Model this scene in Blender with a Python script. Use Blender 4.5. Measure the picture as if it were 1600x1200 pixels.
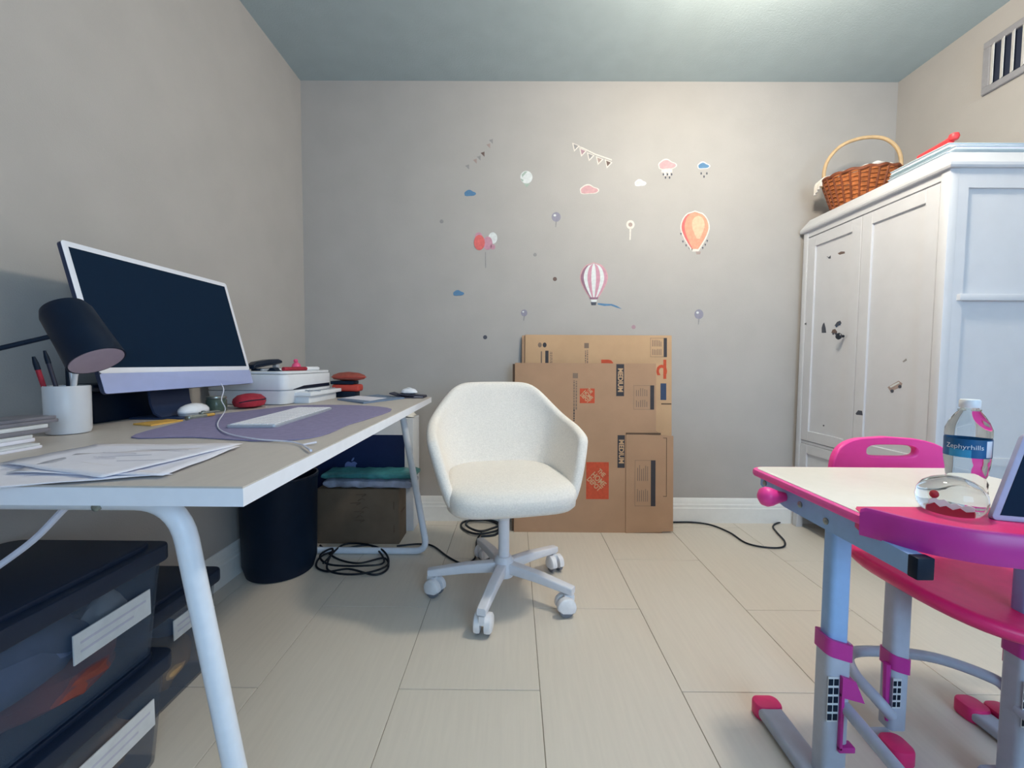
import bpy, bmesh, math, random
from math import sin, cos, pi, radians, atan2, sqrt
from mathutils import Vector, Matrix, noise
random.seed(7)
for o in list(bpy.data.objects): bpy.data.objects.remove(o)
SC = bpy.context.scene
COL = SC.collection
V = Vector

# ---------------------------------------------------------------- camera
F, PITCH, YAW, ROLL, CH = 657.73, .0495, -.0049, .0061, .9227
_f = V((sin(YAW)*cos(PITCH), cos(YAW)*cos(PITCH), -sin(PITCH)))
_r = _f.cross(V((0,0,1))).normalized(); _u = _r.cross(_f)
CR, CU = cos(ROLL)*_r + sin(ROLL)*_u, -sin(ROLL)*_r + cos(ROLL)*_u
CF = _f; EYE = V((0,0,CH))
cam = bpy.data.objects.new('camera', bpy.data.cameras.new('camera'))
cam.data.sensor_fit = 'HORIZONTAL'; cam.data.sensor_width = 36; cam.data.lens = 36*F/1600
cam.data.clip_start = .02
cam.matrix_world = Matrix(((CR.x,CU.x,-CF.x,0),(CR.y,CU.y,-CF.y,0),(CR.z,CU.z,-CF.z,CH),(0,0,0,1)))
COL.objects.link(cam); SC.camera = cam

# ---------------------------------------------------------------- light, exposure
SC.view_settings.view_transform = 'Standard'; SC.view_settings.look = 'None'
SC.view_settings.gamma = 1; SC.view_settings.use_curve_mapping = False
SC.view_settings.exposure = 0.28
LAMP_POS, LAMP_R, LAMP_E = (.92, 1.30, 2.18), .09, 150   # globe centre, radius, emission
DAY_W = 38
w = bpy.data.worlds.new('sky'); SC.world = w; w.use_nodes = True
w.node_tree.nodes['Background'].inputs[0].default_value = (.55,.72,1,1)
w.node_tree.nodes['Background'].inputs[1].default_value = .6
XL, XR, YW, YR, ZC = -1.206, 2.124, 2.429, -1.7, 2.494
def area_light(name, loc, sx, sy, power, col, rot, shape='RECTANGLE'):
    l = bpy.data.lights.new(name, 'AREA'); l.shape = shape; l.size = sx; l.size_y = sy
    l.energy = power; l.color = col
    o = bpy.data.objects.new(name, l); o.location = loc; o.rotation_euler = rot; COL.objects.link(o); return o
# daylight entering through the window in the wall behind the camera
area_light('window_daylight', (1.25, YR+.06, 1.45), 1.5, 1.3, DAY_W, (.46,.72,1), (radians(90),0,0))

# ---------------------------------------------------------------- pixel helpers (1600 x 1200 photo frame)
def ray(x, y): return CF + (x-800)/F*CR + (600-y)/F*CU
def onz(x, y, z): d = ray(x,y); return EYE + d*((z-CH)/d.z)
def ony(x, y, Y): d = ray(x,y); return EYE + d*(Y/d.y)
def onx(x, y, X): d = ray(x,y); return EYE + d*(X/d.x)

# ---------------------------------------------------------------- materials
MATS = {}
def srgb(c):
    return tuple(((v/255+.055)/1.055)**2.4 if v/255 > .04045 else v/255/12.92 for v in c)
def mat(name, rgb, rough=.5, metal=0, var=.06, scale=40, bump=0, bscale=200, trans=0, ior=1.45, emit=0, stretch=None, coat=0, alpha=1, spec=.5):
    m = bpy.data.materials.new(name); m.use_nodes = True
    nt = m.node_tree; b = nt.nodes['Principled BSDF']
    c = srgb(rgb)
    b.inputs['Roughness'].default_value = rough; b.inputs['Metallic'].default_value = metal
    b.inputs['Transmission Weight'].default_value = trans; b.inputs['IOR'].default_value = ior
    b.inputs['Coat Weight'].default_value = coat
    b.inputs['Alpha'].default_value = alpha; b.inputs['Specular IOR Level'].default_value = spec
    tc = nt.nodes.new('ShaderNodeTexCoord'); mp = nt.nodes.new('ShaderNodeMapping')
    nt.links.new(tc.outputs['Object'], mp.inputs[0])
    if stretch: mp.inputs['Scale'].default_value = stretch
    n = nt.nodes.new('ShaderNodeTexNoise'); n.inputs['Scale'].default_value = scale; n.inputs['Detail'].default_value = 4
    nt.links.new(mp.outputs[0], n.inputs['Vector'])
    r = nt.nodes.new('ShaderNodeValToRGB')
    r.color_ramp.elements[0].position = .3; r.color_ramp.elements[1].position = .7
    r.color_ramp.elements[0].color = tuple(v*(1-var) for v in c)+(1,)
    r.color_ramp.elements[1].color = tuple(min(1,v*(1+var)) for v in c)+(1,)
    nt.links.new(n.outputs['Fac'], r.inputs[0]); nt.links.new(r.outputs[0], b.inputs['Base Color'])
    if bump:
        n2 = nt.nodes.new('ShaderNodeTexNoise'); n2.inputs['Scale'].default_value = bscale; n2.inputs['Detail'].default_value = 3
        nt.links.new(mp.outputs[0], n2.inputs['Vector'])
        bp = nt.nodes.new('ShaderNodeBump'); bp.inputs['Strength'].default_value = bump; bp.inputs['Distance'].default_value = .002
        nt.links.new(n2.outputs['Fac'], bp.inputs['Height']); nt.links.new(bp.outputs[0], b.inputs['Normal'])
    if emit:
        b.inputs['Emission Color'].default_value = c+(1,); b.inputs['Emission Strength'].default_value = emit
    MATS[name] = m; return m
mat('wall_paint', (179,175,172), .75, var=.03, scale=6, bump=.25, bscale=260)
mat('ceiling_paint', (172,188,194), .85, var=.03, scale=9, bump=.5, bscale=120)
mat('trim_white', (238,238,236), .4, var=.02)
mat('grout', (150,140,126), .9)
mat('tile', (219,211,199), .36, var=.028, scale=9, bump=.05, bscale=40, stretch=(9,.6,1))
mat('laminate', (194,187,181), .45, var=.03, scale=12, stretch=(8,1,1))
mat('desk_white', (236,240,250), .4, var=.02)
mat('metal_white', (226,234,246), .38, var=.03)
mat('black', (8,26,46), .5, var=.1, spec=.25)  # navy cast of the shaded darks baked into the black
mat('black_gloss', (8,27,48), .25, var=.05)
mat('rubber', (14,20,32), .7)
mat('screen', (5,32,56), .6, var=.02, spec=.12)
mat('bezel_white', (235,238,248), .35, var=.01)
mat('chin', (166,178,222), .4, var=.02)
mat('imac_back', (34,50,82), .35, var=.03)
mat('lens', (168,150,162), .5, var=.05)
mat('ceramic', (206,210,218), .35, var=.04, scale=12)
mat('paper', (226,226,238), .7, var=.02)
mat('paper_ink', (188,188,204), .8)
mat('felt_purple', (138,132,168), .95, var=.08, scale=60, bump=.6, bscale=500)
mat('cable_white', (214,216,232), .5)
mat('cable_black', (12,24,36), .5)
mat('alu', (190,196,206), .35, metal=.4)
mat('kb_key', (240,240,248), .5, var=.01)
mat('mouse_white', (235,238,246), .2)
mat('steel', (150,156,150), .3, metal=.7, var=.3, scale=50)
mat('yellow', (214,168,84), .6)
mat('glass', (230,240,240), .05, trans=1, ior=1.3, var=0)
mat('jar_green', (120,140,130), .1, trans=.6, ior=1.3)
mat('red_pouch', (160,36,56), .7, var=.15, bump=.5, bscale=300)
mat('red_brown', (152,74,62), .45, var=.15)
mat('red', (226,66,72), .45)
mat('orange_red', (190,66,54), .5)
mat('pink_thing', (236,92,140), .4)
mat('printer_white', (232,236,242), .4, var=.02)
mat('printer_grey', (150,158,170), .5)
mat('notebook_blue', (110,130,158), .6)
mat('navy_card', (40,42,62), .5)
mat('laptop_grey', (132,132,142), .4, metal=.3)
mat('plastic_dark', (34,44,62), .3, var=.1)
mat('bin_clear', (80,98,122), .18, var=.12, scale=8, alpha=.33)
mat('bin_lid', (18,36,60), .45)
mat('label_white', (206,210,214), .6)
mat('toy_red', (142,70,60), .7, var=.3, scale=14)
mat('toy_blue', (108,128,170), .7, var=.3, scale=14)
mat('toy_tan', (180,150,110), .7, var=.3, scale=14)
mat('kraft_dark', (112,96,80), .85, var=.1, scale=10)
mat('box_white', (222,226,234), .5, var=.02)
mat('box_navy', (22,40,84), .4, var=.06)
mat('box_logo', (104,126,186), .5)
mat('teal_film', (66,136,142), .3, var=.35, scale=18, bump=.8, bscale=60)
mat('silver_film', (160,168,190), .3, var=.3, scale=22, bump=.8, bscale=60)
mat('kraft', (178,143,115), .85, var=.05, scale=8, bump=.15, bscale=300)
mat('kraft_light', (198,163,128), .85, var=.05, scale=8, bump=.15, bscale=300)
mat('kraft_edge', (96,76,62), .9)
mat('print_black', (62,60,66), .8)
mat('print_grey', (132,112,98), .8)
mat('print_orange', (198,82,54), .8, var=.1, scale=60)
mat('print_navy', (58,74,104), .8)
mat('boucle', (243,237,230), .95, var=.06, scale=160, bump=.9, bscale=420)
mat('chair_white', (226,228,236), .35, var=.02)
mat('caster_white', (236,236,240), .4)
mat('caster_grey', (120,124,134), .5)
mat('wardrobe_white', (212,214,220), .45, var=.02, scale=14)
mat('wardrobe_dark', (80,76,74), .8)
mat('knob_dark', (30,38,50), .35)
mat('wicker', (178,106,60), .55, var=.35, scale=45, bump=.4, bscale=150)
mat('wicker_dark', (124,66,40), .6, var=.3, scale=45)
mat('cane', (198,168,128), .5, var=.12, scale=30)
mat('lace', (236,232,226), .9, var=.05)
mat('folder_blue', (206,222,230), .5, var=.03)
mat('vent_frame', (150,150,156), .5)
mat('vent_dark', (44,52,74), .8)
mat('vent_slat', (226,226,226), .4)
mat('kid_top', (240,238,234), .35, var=.015)
mat('kid_pink', (242,84,170), .35, var=.04)
mat('kid_magenta', (186,48,146), .35, var=.04)  # purple from blue daylight on front faces mixed into the magenta
mat('kid_seat', (224,46,116), .4, var=.05, bump=.15, bscale=400)
mat('kid_chairpink', (255,72,166), .35, var=.03)
mat('kid_metal', (146,182,226), .4, var=.04)  # blue of the daylight on the metal put into its base colour
mat('kid_grey', (176,184,200), .4, var=.04)
mat('water_label', (22,98,150), .35, var=.3, scale=20)
mat('water_label_light', (60,160,205), .35)
mat('white_ink', (225,238,245), .5)
mat('pet', (238,245,247), .04, trans=1, ior=1.18, var=0)
mat('cap_white', (236,240,244), .4)
mat('gel', (245,245,248), .02, trans=1, ior=1.32, var=0)
mat('santa_red', (176,34,52), .5)
mat('tablet_edge', (170,172,204), .4)
for n_, c_ in dict(st_pink=(206,162,166), st_cream=(222,216,208), st_blue=(92,134,172), st_navy=(48,72,104), st_lav=(146,144,160), st_grey=(150,148,148), st_taupe=(168,150,144), st_red=(226,112,110), st_rose=(202,150,168), st_white=(222,226,226), st_peach=(238,158,132), st_peachlight=(238,190,160), st_plum=(150,112,132), st_green=(168,184,174), st_dark=(78,82,94), st_mauve=(172,140,150), st_brown=(110,92,86)).items():
    mat(n_, c_, .7, var=.1, scale=60)
mat('lamp_glass', (255,241,219), .4, emit=LAMP_E)

# ---------------------------------------------------------------- mesh helpers
def box(bm, x0,x1,y0,y1,z0,z1, bev=0, seg=2, M=None):
    g = bmesh.ops.create_cube(bm, size=1)['verts']
    for v in g: v.co = V(((x0+x1)/2+v.co.x*(x1-x0), (y0+y1)/2+v.co.y*(y1-y0), (z0+z1)/2+v.co.z*(z1-z0)))
    if bev:
        es = list({e for v in g for e in v.link_edges})
        r = bmesh.ops.bevel(bm, geom=es, offset=bev, segments=seg, profile=.5, affect='EDGES')
        g = list({v for f in r['faces'] for v in f.verts} | {v for v in g if v.is_valid})
    if M is not None: bmesh.ops.transform(bm, matrix=M, verts=g)
    return g
def spline(pts, k=8, closed=False):
    P = [V(p) for p in pts]; n = len(P); out = []
    for i in range(n if closed else n-1):
        p1, p2 = P[i], P[(i+1)%n]
        p0 = P[(i-1)%n] if closed or i > 0 else p1*2-p2
        p3 = P[(i+2)%n] if closed or i+2 < n else p2*2-p1
        for j in range(k):
            t = j/k
            out.append(.5*((2*p1)+(p2-p0)*t+(2*p0-5*p1+4*p2-p3)*t*t+(3*p1-p0-3*p2+p3)*t**3))
    if not closed: out.append(P[-1])
    return out
def round_path(pts, r, k=6, closed=False):
    P = [V(p) for p in pts]; n = len(P); out = []
    for i in range(n):
        if not closed and i in (0, n-1): out.append(P[i]); continue
        a, b, c = P[i-1], P[i], P[(i+1)%n]
        ra = min(r, (a-b).length*.49, (c-b).length*.49)
        s, e = b+(a-b).normalized()*ra, b+(c-b).normalized()*ra
        for j in range(k+1):
            t = j/k; out.append(s*(1-t)**2+b*2*t*(1-t)+e*t*t)
    return out
def tube(bm, pts, r, n=10, closed=False, flat=None):
    P = [V(p) for p in pts]; N = len(P)
    rr = r if isinstance(r, (list, tuple)) else [r]*N
    T = [(P[(i+1)%N]-P[i-1] if closed or 0 < i < N-1 else (P[1]-P[0] if i == 0 else P[-1]-P[-2])).normalized() for i in range(N)]
    up = V((0,0,1)) if abs(T[0].z) < .9 else V((1,0,0))
    X = T[0].cross(up).normalized(); rings = []
    for i in range(N):
        X = (X - T[i]*X.dot(T[i])).normalized(); Y = T[i].cross(X)
        rings.append([bm.verts.new(P[i]+(X*cos(2*pi*k/n)*(flat or 1)+Y*sin(2*pi*k/n))*rr[i]) for k in range(n)])
    for i in range(N if closed else N-1):
        A, B = rings[i], rings[(i+1)%N]
        for k in range(n): bm.faces.new((A[k], A[(k+1)%n], B[(k+1)%n], B[k]))
    if not closed: bm.faces.new(rings[0][::-1]); bm.faces.new(rings[-1])
def lathe(bm, prof, n=32, M=None, sx=1, sy=1):
    rings = []
    for r, z in prof:
        rings.append([bm.verts.new((max(r,1e-5)*cos(2*pi*k/n)*sx, max(r,1e-5)*sin(2*pi*k/n)*sy, z)) for k in range(n)])
    for A, B in zip(rings, rings[1:]):
        for k in range(n): bm.faces.new((A[k], A[(k+1)%n], B[(k+1)%n], B[k]))
    bm.faces.new(rings[0][::-1]); bm.faces.new(rings[-1])
    if M is not None: bmesh.ops.transform(bm, matrix=M, verts=[v for R_ in rings for v in R_])
def loft(bm, rings, close=True, cap=True):
    R_ = [[bm.verts.new(p) for p in r] for r in rings]
    n = len(R_[0])
    for A, B in zip(R_, R_[1:]):
        for k in range(n if close else n-1): bm.faces.new((A[k], A[(k+1)%n], B[(k+1)%n], B[k]))
    if cap: bm.faces.new(R_[0][::-1]); bm.faces.new(R_[-1])
def prism(bm, poly, d):
    """poly: list of 3-D points; d: extrusion vector"""
    a = [bm.verts.new(p) for p in poly]; b = [bm.verts.new(V(p)+V(d)) for p in poly]; n = len(a)
    bm.faces.new(a); bm.faces.new(b[::-1])
    for k in range(n): bm.faces.new((a[k], b[k], b[(k+1)%n], a[(k+1)%n]))
def rrect(x0,x1,y0,y1,r,k=6):
    out = []
    for cx,cy,a in ((x1-r,y1-r,0),(x0+r,y1-r,90),(x0+r,y0+r,180),(x1-r,y0+r,270)):
        for j in range(k+1):
            t = radians(a+90*j/k); out.append((cx+r*cos(t), cy+r*sin(t)))
    return out
def slab(bm, poly2, z0, z1, e=.002):
    """rounded-edge slab from a convex 2-D outline"""
    c = V((sum(p[0] for p in poly2)/len(poly2), sum(p[1] for p in poly2)/len(poly2)))
    def ring(z, ins):
        out = []
        for p in poly2:
            d = V(p)-c; L = d.length; q_ = c+d*((L-ins)/L); out.append((q_.x,q_.y,z))
        return out
    loft(bm, [ring(z0,e), ring(z0+e*.3,e*.3), ring(z0+e,0), ring(z1-e,0), ring(z1-e*.3,e*.3), ring(z1,e)])
def ell(cx, cy, rx, ry, n=24, a0=0, a1=360):
    return [(cx+rx*cos(radians(a0+(a1-a0)*k/n)), cy+ry*sin(radians(a0+(a1-a0)*k/n))) for k in range(n if a1-a0 == 360 else n+1)]

ROOT = {}
def tag(o, label=None, cat=None, group=None, kind=None):
    if label: o['label'] = label
    if cat: o['category'] = cat
    if group: o['group'] = group
    if kind: o['kind'] = kind
    return o
def thing(name, label, cat, loc=(0,0,0), rotz=0, group=None):
    o = bpy.data.objects.new(name, None); COL.objects.link(o); o.empty_display_size = .05
    o.location = loc; o.rotation_euler = (0,0,rotz); tag(o, label, cat, group)
    ROOT[o] = Matrix.Translation(loc) @ Matrix.Rotation(rotz,4,'Z'); return o
def mk(name, bm, m, parent=None, world=False, smooth=True, angle=40, label=None):
    bmesh.ops.recalc_face_normals(bm, faces=bm.faces[:])
    me = bpy.data.meshes.new(name); bm.to_mesh(me); bm.free()
    me.materials.append(MATS[m] if isinstance(m,str) else m)
    return mkme(name, me, parent, world, smooth, angle, label)
def mkme(name, me, parent=None, world=False, smooth=True, angle=40, label=None):
    o = bpy.data.objects.new(name, me); COL.objects.link(o)
    root = parent
    while root is not None and root not in ROOT: root = root.parent
    if parent is not None:
        if world and root is not None: me.transform(ROOT[root].inverted())
        o.parent = parent
    else:
        xs = [v.co for v in me.vertices]
        c = V(((min(v.x for v in xs)+max(v.x for v in xs))/2, (min(v.y for v in xs)+max(v.y for v in xs))/2, min(v.z for v in xs)))
        me.transform(Matrix.Translation(-c)); o.location = c
    if smooth:
        me.polygons.foreach_set('use_smooth', [True]*len(me.polygons))
        try: me.set_sharp_from_angle(angle=radians(angle))
        except Exception: pass
    if label: o['label'] = label
    return o
def B(): return bmesh.new()
def part(name, m, parent, fn, world=False, **k):
    bm = B(); fn(bm); return mk(name, bm, m, parent, world, **k)
def copy_tree(o, parent=None):
    c = o.copy(); COL.objects.link(c); c.parent = parent
    for ch in list(o.children): copy_tree(ch, c)
    return c
def text_mesh(s, size, align='CENTER', ext=.0004, bold=0):
    cu = bpy.data.curves.new('lettering', 'FONT'); cu.body = s; cu.size = size
    cu.align_x = align; cu.align_y = 'CENTER'; cu.extrude = ext; cu.offset = bold
    cu.resolution_u = 3
    o = bpy.data.objects.new('lettering', cu); COL.objects.link(o)
    bpy.context.view_layer.update()
    me = bpy.data.meshes.new_from_object(o.evaluated_get(bpy.context.evaluated_depsgraph_get()))
    bpy.data.objects.remove(o); bpy.data.curves.remove(cu); return me
def lettering(s, size, M, m, parent, world=True, ext=.0004, bold=0, wide=1, name='lettering'):
    me = text_mesh(s, size, ext=ext, bold=bold); me.transform(M @ Matrix.Diagonal((wide,1,1,1)))
    me.materials.clear(); me.materials.append(MATS[m])
    return mkme(name, me, parent, world, smooth=False)

# ---------------------------------------------------------------- the room
def struct(name, m, fn, label, cat, **k):
    o = part(name, m, None, fn, **k); tag(o, label, cat, kind='structure'); return o
T = .12
fl = struct('floor', 'grout', lambda b: box(b, XL,XR,YR,YW,-.06,-.0025), 'pale beige floor of long matt tiles with thin joints', 'floor', smooth=False)
X0, YJ, TW, TL = .0786, 1.1455, .4, .8
shared = {}
k0 = math.floor((XL-X0)/TW); k1 = math.ceil((XR-X0)/TW)
for k in range(k0, k1):
    xa, xb = max(X0+k*TW, XL), min(X0+(k+1)*TW, XR)
    off = YJ + (0 if k % 2 == 1 else .4)
    j0 = math.floor((YR-off)/TL); j1 = math.ceil((YW-off)/TL)
    for j in range(j0, j1):
        ya, yb = max(off+j*TL, YR), min(off+(j+1)*TL, YW)
        if xb-xa < .01 or yb-ya < .01: continue
        key = (round(xb-xa,3), round(yb-ya,3))
        if key not in shared:
            bm = B(); hx, hy = key[0]/2-.001, key[1]/2-.001
            box(bm, -hx,hx,-hy,hy,-.012,0, bev=.0008, seg=1)
            me = bpy.data.meshes.new('tile'); bm.to_mesh(me); bm.free(); me.materials.append(MATS['tile']); shared[key] = me
        t = bpy.data.objects.new('tile', shared[key]); COL.objects.link(t); t.parent = fl
        t.location = V(((xa+xb)/2, (ya+yb)/2, 0)) - fl.location
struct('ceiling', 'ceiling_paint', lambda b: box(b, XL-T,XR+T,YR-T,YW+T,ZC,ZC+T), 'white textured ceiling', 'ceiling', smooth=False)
struct('wall_back', 'wall_paint', lambda b: box(b, XL-T,XR+T,YW,YW+T,-.06,ZC), 'greige painted back wall covered with small stickers', 'wall', smooth=False)
struct('wall_left', 'wall_paint', lambda b: box(b, XL-T,XL,YR-T,YW,-.06,ZC), 'greige painted wall beside the long white desk', 'wall', smooth=False)
struct('wall_right', 'wall_paint', lambda b: box(b, XR,XR+T,YR-T,YW,-.06,ZC), 'greige painted wall behind the white wardrobe', 'wall', smooth=False)
WX0, WX1, WZ0, WZ1 = .5, 2.0, .8, 2.1
def rear(b):
    box(b, XL,WX0,YR-T,YR,-.06,ZC); box(b, WX1,XR,YR-T,YR,-.06,ZC)
    box(b, WX0,WX1,YR-T,YR,-.06,WZ0); box(b, WX0,WX1,YR-T,YR,WZ1,ZC)
struct('wall_rear', 'wall_paint', rear, 'greige painted wall with a window behind the viewpoint', 'wall', smooth=False)
wn = thing('window_1', 'white framed window behind the viewpoint', 'window', (1.25,YR,WZ0)); tag(wn, kind='structure')
def wf(b):
    for x in (WX0,1.22,WX1-.06): box(b, x,x+.06,YR-.09,YR-.03,WZ0,WZ1)
    box(b, WX0,WX1,YR-.088,YR-.032,WZ0,WZ0+.06); box(b, WX0,WX1,YR-.088,YR-.032,WZ1-.06,WZ1)
part('window_frame', 'trim_white', wn, wf, True, smooth=False)
for xa, xb in ((WX0+.06,1.22),(1.28,WX1-.06)):
    part('pane', 'glass', wn, lambda b: box(b, xa,xb,YR-.062,YR-.058,WZ0+.06,WZ1-.06), True, smooth=False)
def baseboard(b, p0, p1, n):
    prof = [(0,0),(.016,0),(.016,.085),(.013,.09),(.013,.105),(.010,.112),(.009,.13),(.004,.142),(0,.144)]
    loft(b, [[V(p)+V(n)*a+V((0,0,z)) for a, z in prof] for p in (p0,p1)])
struct('baseboard_back', 'trim_white', lambda b: baseboard(b,(XL,YW,0),(XR,YW,0),(0,-1,0)), 'white moulded baseboard along the back wall', 'baseboard', angle=20)
struct('baseboard_left', 'trim_white', lambda b: baseboard(b,(XL,YR,0),(XL,YW-.017,0),(1,0,0)), 'white moulded baseboard along the wall behind the desk', 'baseboard', angle=20)
struct('baseboard_right', 'trim_white', lambda b: baseboard(b,(XR,YR,0),(XR,YW-.017,0),(-1,0,0)), 'white moulded baseboard along the wall behind the wardrobe', 'baseboard', angle=20)

# ceiling lamp (above the frame, lights the room)
t = thing('ceiling_lamp', 'round opal globe lamp on a short stem above the frame', 'lamp', LAMP_POS)
part('base_plate', 'trim_white', t, lambda b: lathe(b, [(.01,.292),(.05,.294),(.06,.30),(.06,.314),(.01,.314)], 40))
part('stem', 'trim_white', t, lambda b: tube(b, [(0,0,.085),(0,0,.295)], .008, 12))
part('globe', 'lamp_glass', t, lambda b: bmesh.ops.create_uvsphere(b, u_segments=32, v_segments=20, radius=LAMP_R))

# air vent on the right wall
t = thing('air_vent', 'grey framed air vent with white vertical slats high on wall', 'vent', (XR,1.75,2.15))
def vf(b):
    y0,y1,z0,z1 = 1.50,1.985,2.145,2.375
    for a in ((y0,y1,z0,z0+.03),(y0,y1,z1-.03,z1),(y0,y0+.03,z0+.03,z1-.03),(y1-.03,y1,z0+.03,z1-.03)):
        box(b, XR-.016,XR,a[0],a[1],a[2],a[3], bev=.003, seg=1)
part('frame', 'vent_frame', t, vf, True, smooth=False)
part('backing', 'vent_dark', t, lambda b: box(b, XR-.004,XR-.001,1.53,1.955,2.175,2.345), True, smooth=False)
for i in range(11):
    y = 1.945-.0385*i
    part('slat', 'vent_slat', t, lambda b: box(b, -.001,.001,-.011,.011,-.085,.085, M=Matrix.Translation((XR-.014,y,2.26)) @ Matrix.Rotation(radians(-28),4,'Z')), True, smooth=False)

# ---------------------------------------------------------------- long white desk
DZ = .755
DX0, DX1N, DX1F, DY0, DY1 = -1.16, -.362, -.406, .554, 2.063
t = desk = thing('desk', 'long white edged desk with greige top on white tube legs', 'desk', (-.77,1.3,0))
part('tabletop', 'laminate', t, lambda b: prism(b, [(DX0,DY0+.001,DZ-.003),(DX1N-.001,DY0+.001,DZ-.003),(DX1F-.001,DY1-.001,DZ-.003),(DX0,DY1-.001,DZ-.003)], (0,0,.003)), True, smooth=False)
part('top_core', 'desk_white', t, lambda b: prism(b, [(DX0,DY0,DZ-.027),(DX1N,DY0,DZ-.027),(DX1F,DY1,DZ-.027),(DX0,DY1,DZ-.027)], (0,0,.0245)), True, smooth=False, label='white desk edge')
def dleg(b, Y):
    d = .026 if Y < 1 else 0
    p = [(-.535+d,Y,.7115),(-.413+d,Y,.0155),(-1.15,Y,.0155),(-1.03,Y,.7115)]
    tube(b, round_path(p, .065, 8, True), .0155, 14, True)
for Y in (.628, 1.985):
    part('leg_frame', 'metal_white', t, lambda b: dleg(b, Y), True)
    for x in (-.62,-.95):
        part('bolt', 'steel', t, lambda b: lathe(b, [(.006,-.003),(.006,.002),(.003,.004)], 12, Matrix.Translation((x,Y-.0155,.705)) @ Matrix.Rotation(radians(90),4,'X')), True)

# things below the desk: storage bins
def storage_bin(label, x0,x1,y0,y1,z0,h, lab, fills, group='storage bins under the desk'):
    t = thing('storage_bin', label, 'storage bin', ((x0+x1)/2,(y0+y1)/2,z0), 0, group)
    tp = .022
    def body(b):
        R_ = []
        for z, i in ((.0,tp),(h-.045,.006)):
            R_.append([(px,py,z0+z) for px,py in rrect(x0+i,x1-i,y0+i,y1-i,.03,4)])
        for z, i in ((h-.045,.010),(.004,tp+.004)):
            R_.append([(px,py,z0+z) for px,py in rrect(x0+i,x1-i,y0+i,y1-i,.03,4)])
        loft(b, R_)
    part('body', 'bin_clear', t, body, True)
    def lid(b):
        slab(b, rrect(x0-.004,x1+.004,y0-.004,y1+.004,.03,5), z0+h-.048, z0+h-.012, .004)
        slab(b, rrect(x0+.02,x1-.02,y0+.02,y1-.02,.03,5), z0+h-.02, z0+h-.002, .004)
    part('lid', 'bin_lid', t, lid, True)
    ya, yb, za, zb = lab
    lb = part('label_strip', 'label_white', t, lambda b: box(b, x1-.006,x1-.0035,ya,yb,za,zb), True, smooth=False)
    def ln(b):
        for k in range(2): box(b, x1-.0037,x1-.003,ya+.012,yb-.012-.03*k,za+(zb-za)*(.6-.3*k),za+(zb-za)*(.68-.3*k))
    part('label_print', 'paper_ink', lb, ln, True, smooth=False)
    for m, cx, cy, cz, rx, ry, rz in fills:
        def blob(b, cx=cx,cy=cy,cz=cz,rx=rx,ry=ry,rz=rz):
            g = bmesh.ops.create_icosphere(b, subdivisions=3, radius=1)['verts']
            for v in g:
                n_ = noise.noise(v.co*2.1+V((cx*9,cy*9,cz*9)))
                v.co = V((cx+v.co.x*rx*(1+.25*n_), cy+v.co.y*ry*(1+.25*n_), cz+v.co.z*rz*(1+.25*n_)))
        part('contents', m, t, blob, True)
    return t
storage_bin('top clear storage bin with dark lid in the near stack under desk', -1.17,-.80,.42,.962,.258,.256, (.742,.905,.362,.418),
    [('toy_blue',-.90,.70,.385,.085,.13,.065),('toy_red',-.895,.77,.312,.085,.11,.045),('toy_tan',-1.03,.70,.35,.09,.16,.07),('label_white',-.86,.86,.385,.03,.04,.05)])
storage_bin('bottom clear storage bin in the near stack, resting on the floor', -1.17,-.80,.42,.962,0,.256, (.742,.905,.105,.165),
    [('toy_tan',-.89,.84,.09,.06,.08,.06),('toy_red',-.95,.70,.08,.08,.09,.05),('toy_blue',-.91,.6,.08,.09,.1,.06)])
storage_bin('clear storage bin on floor behind the near stack, by the desk leg', -1.18,-.90,.985,1.27,0,.30, (1.085,1.225,.175,.23),
    [('toy_tan',-1.0,1.12,.08,.08,.1,.06),('toy_blue',-1.05,1.2,.09,.07,.06,.06)], 'storage bins under the desk')

# black waste bin
t = thing('waste_bin', 'black round waste bin standing under the desk', 'bin', (-1.035,1.83,0))
part('body', 'black', t, lambda b: lathe(b, [(.125,0),(.135,.004),(.148,.05),(.155,.40),(.158,.41),(.158,.425),(.150,.425),(.146,.40),(.130,.02),(.01,.015)], 48))
part('rim', 'black_gloss', t, lambda b: tube(b, [(.156*cos(2*pi*k/48),.156*sin(2*pi*k/48),.425) for k in range(48)], .006, 8, True))

# white computer carton with dark picture
t = thing('computer_box', 'white computer box with navy picture and fruit emblem under desk', 'box', (-.86,2.34,0))
part('carton', 'box_white', t, lambda b: box(b, -1.16,-.545,2.262,2.408,0,.622, bev=.004), True, angle=30)
part('picture', 'box_navy', t, lambda b: box(b, -1.13,-.592,2.2600,2.2622,.12,.53), True, smooth=False)
def emblem(b, part_):
    c = ony(549,729,2.2597); s = .036
    if part_ == 0:
        o = [(0,.62),(.25,.74),(.52,.74),(.78,.60),(.90,.46),(.74,.32),(.66,.08),(.72,-.2),(.96,-.40),(.82,-.72),(.62,-.98),(.40,-1.08),(.18,-1.0),(0,-.95),(-.2,-1.0),(-.42,-1.08),(-.64,-.95),(-.84,-.62),(-.98,-.2),(-.98,.2),(-.86,.52),(-.6,.72),(-.32,.74)]
    else:
        o = [(.02,.80),(.06,1.05),(.22,1.28),(.44,1.38),(.42,1.14),(.26,.92)]
    P_ = spline([(c.x+u*s, 2.2597, c.z+v*s) for u,v in o], 3, True)
    prism(b, P_, (0,.0004,0))
part('emblem', 'box_logo', t, lambda b: emblem(b,0), True, smooth=False)
part('emblem_leaf', 'box_logo', t, lambda b: emblem(b,1), True, smooth=False)
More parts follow.
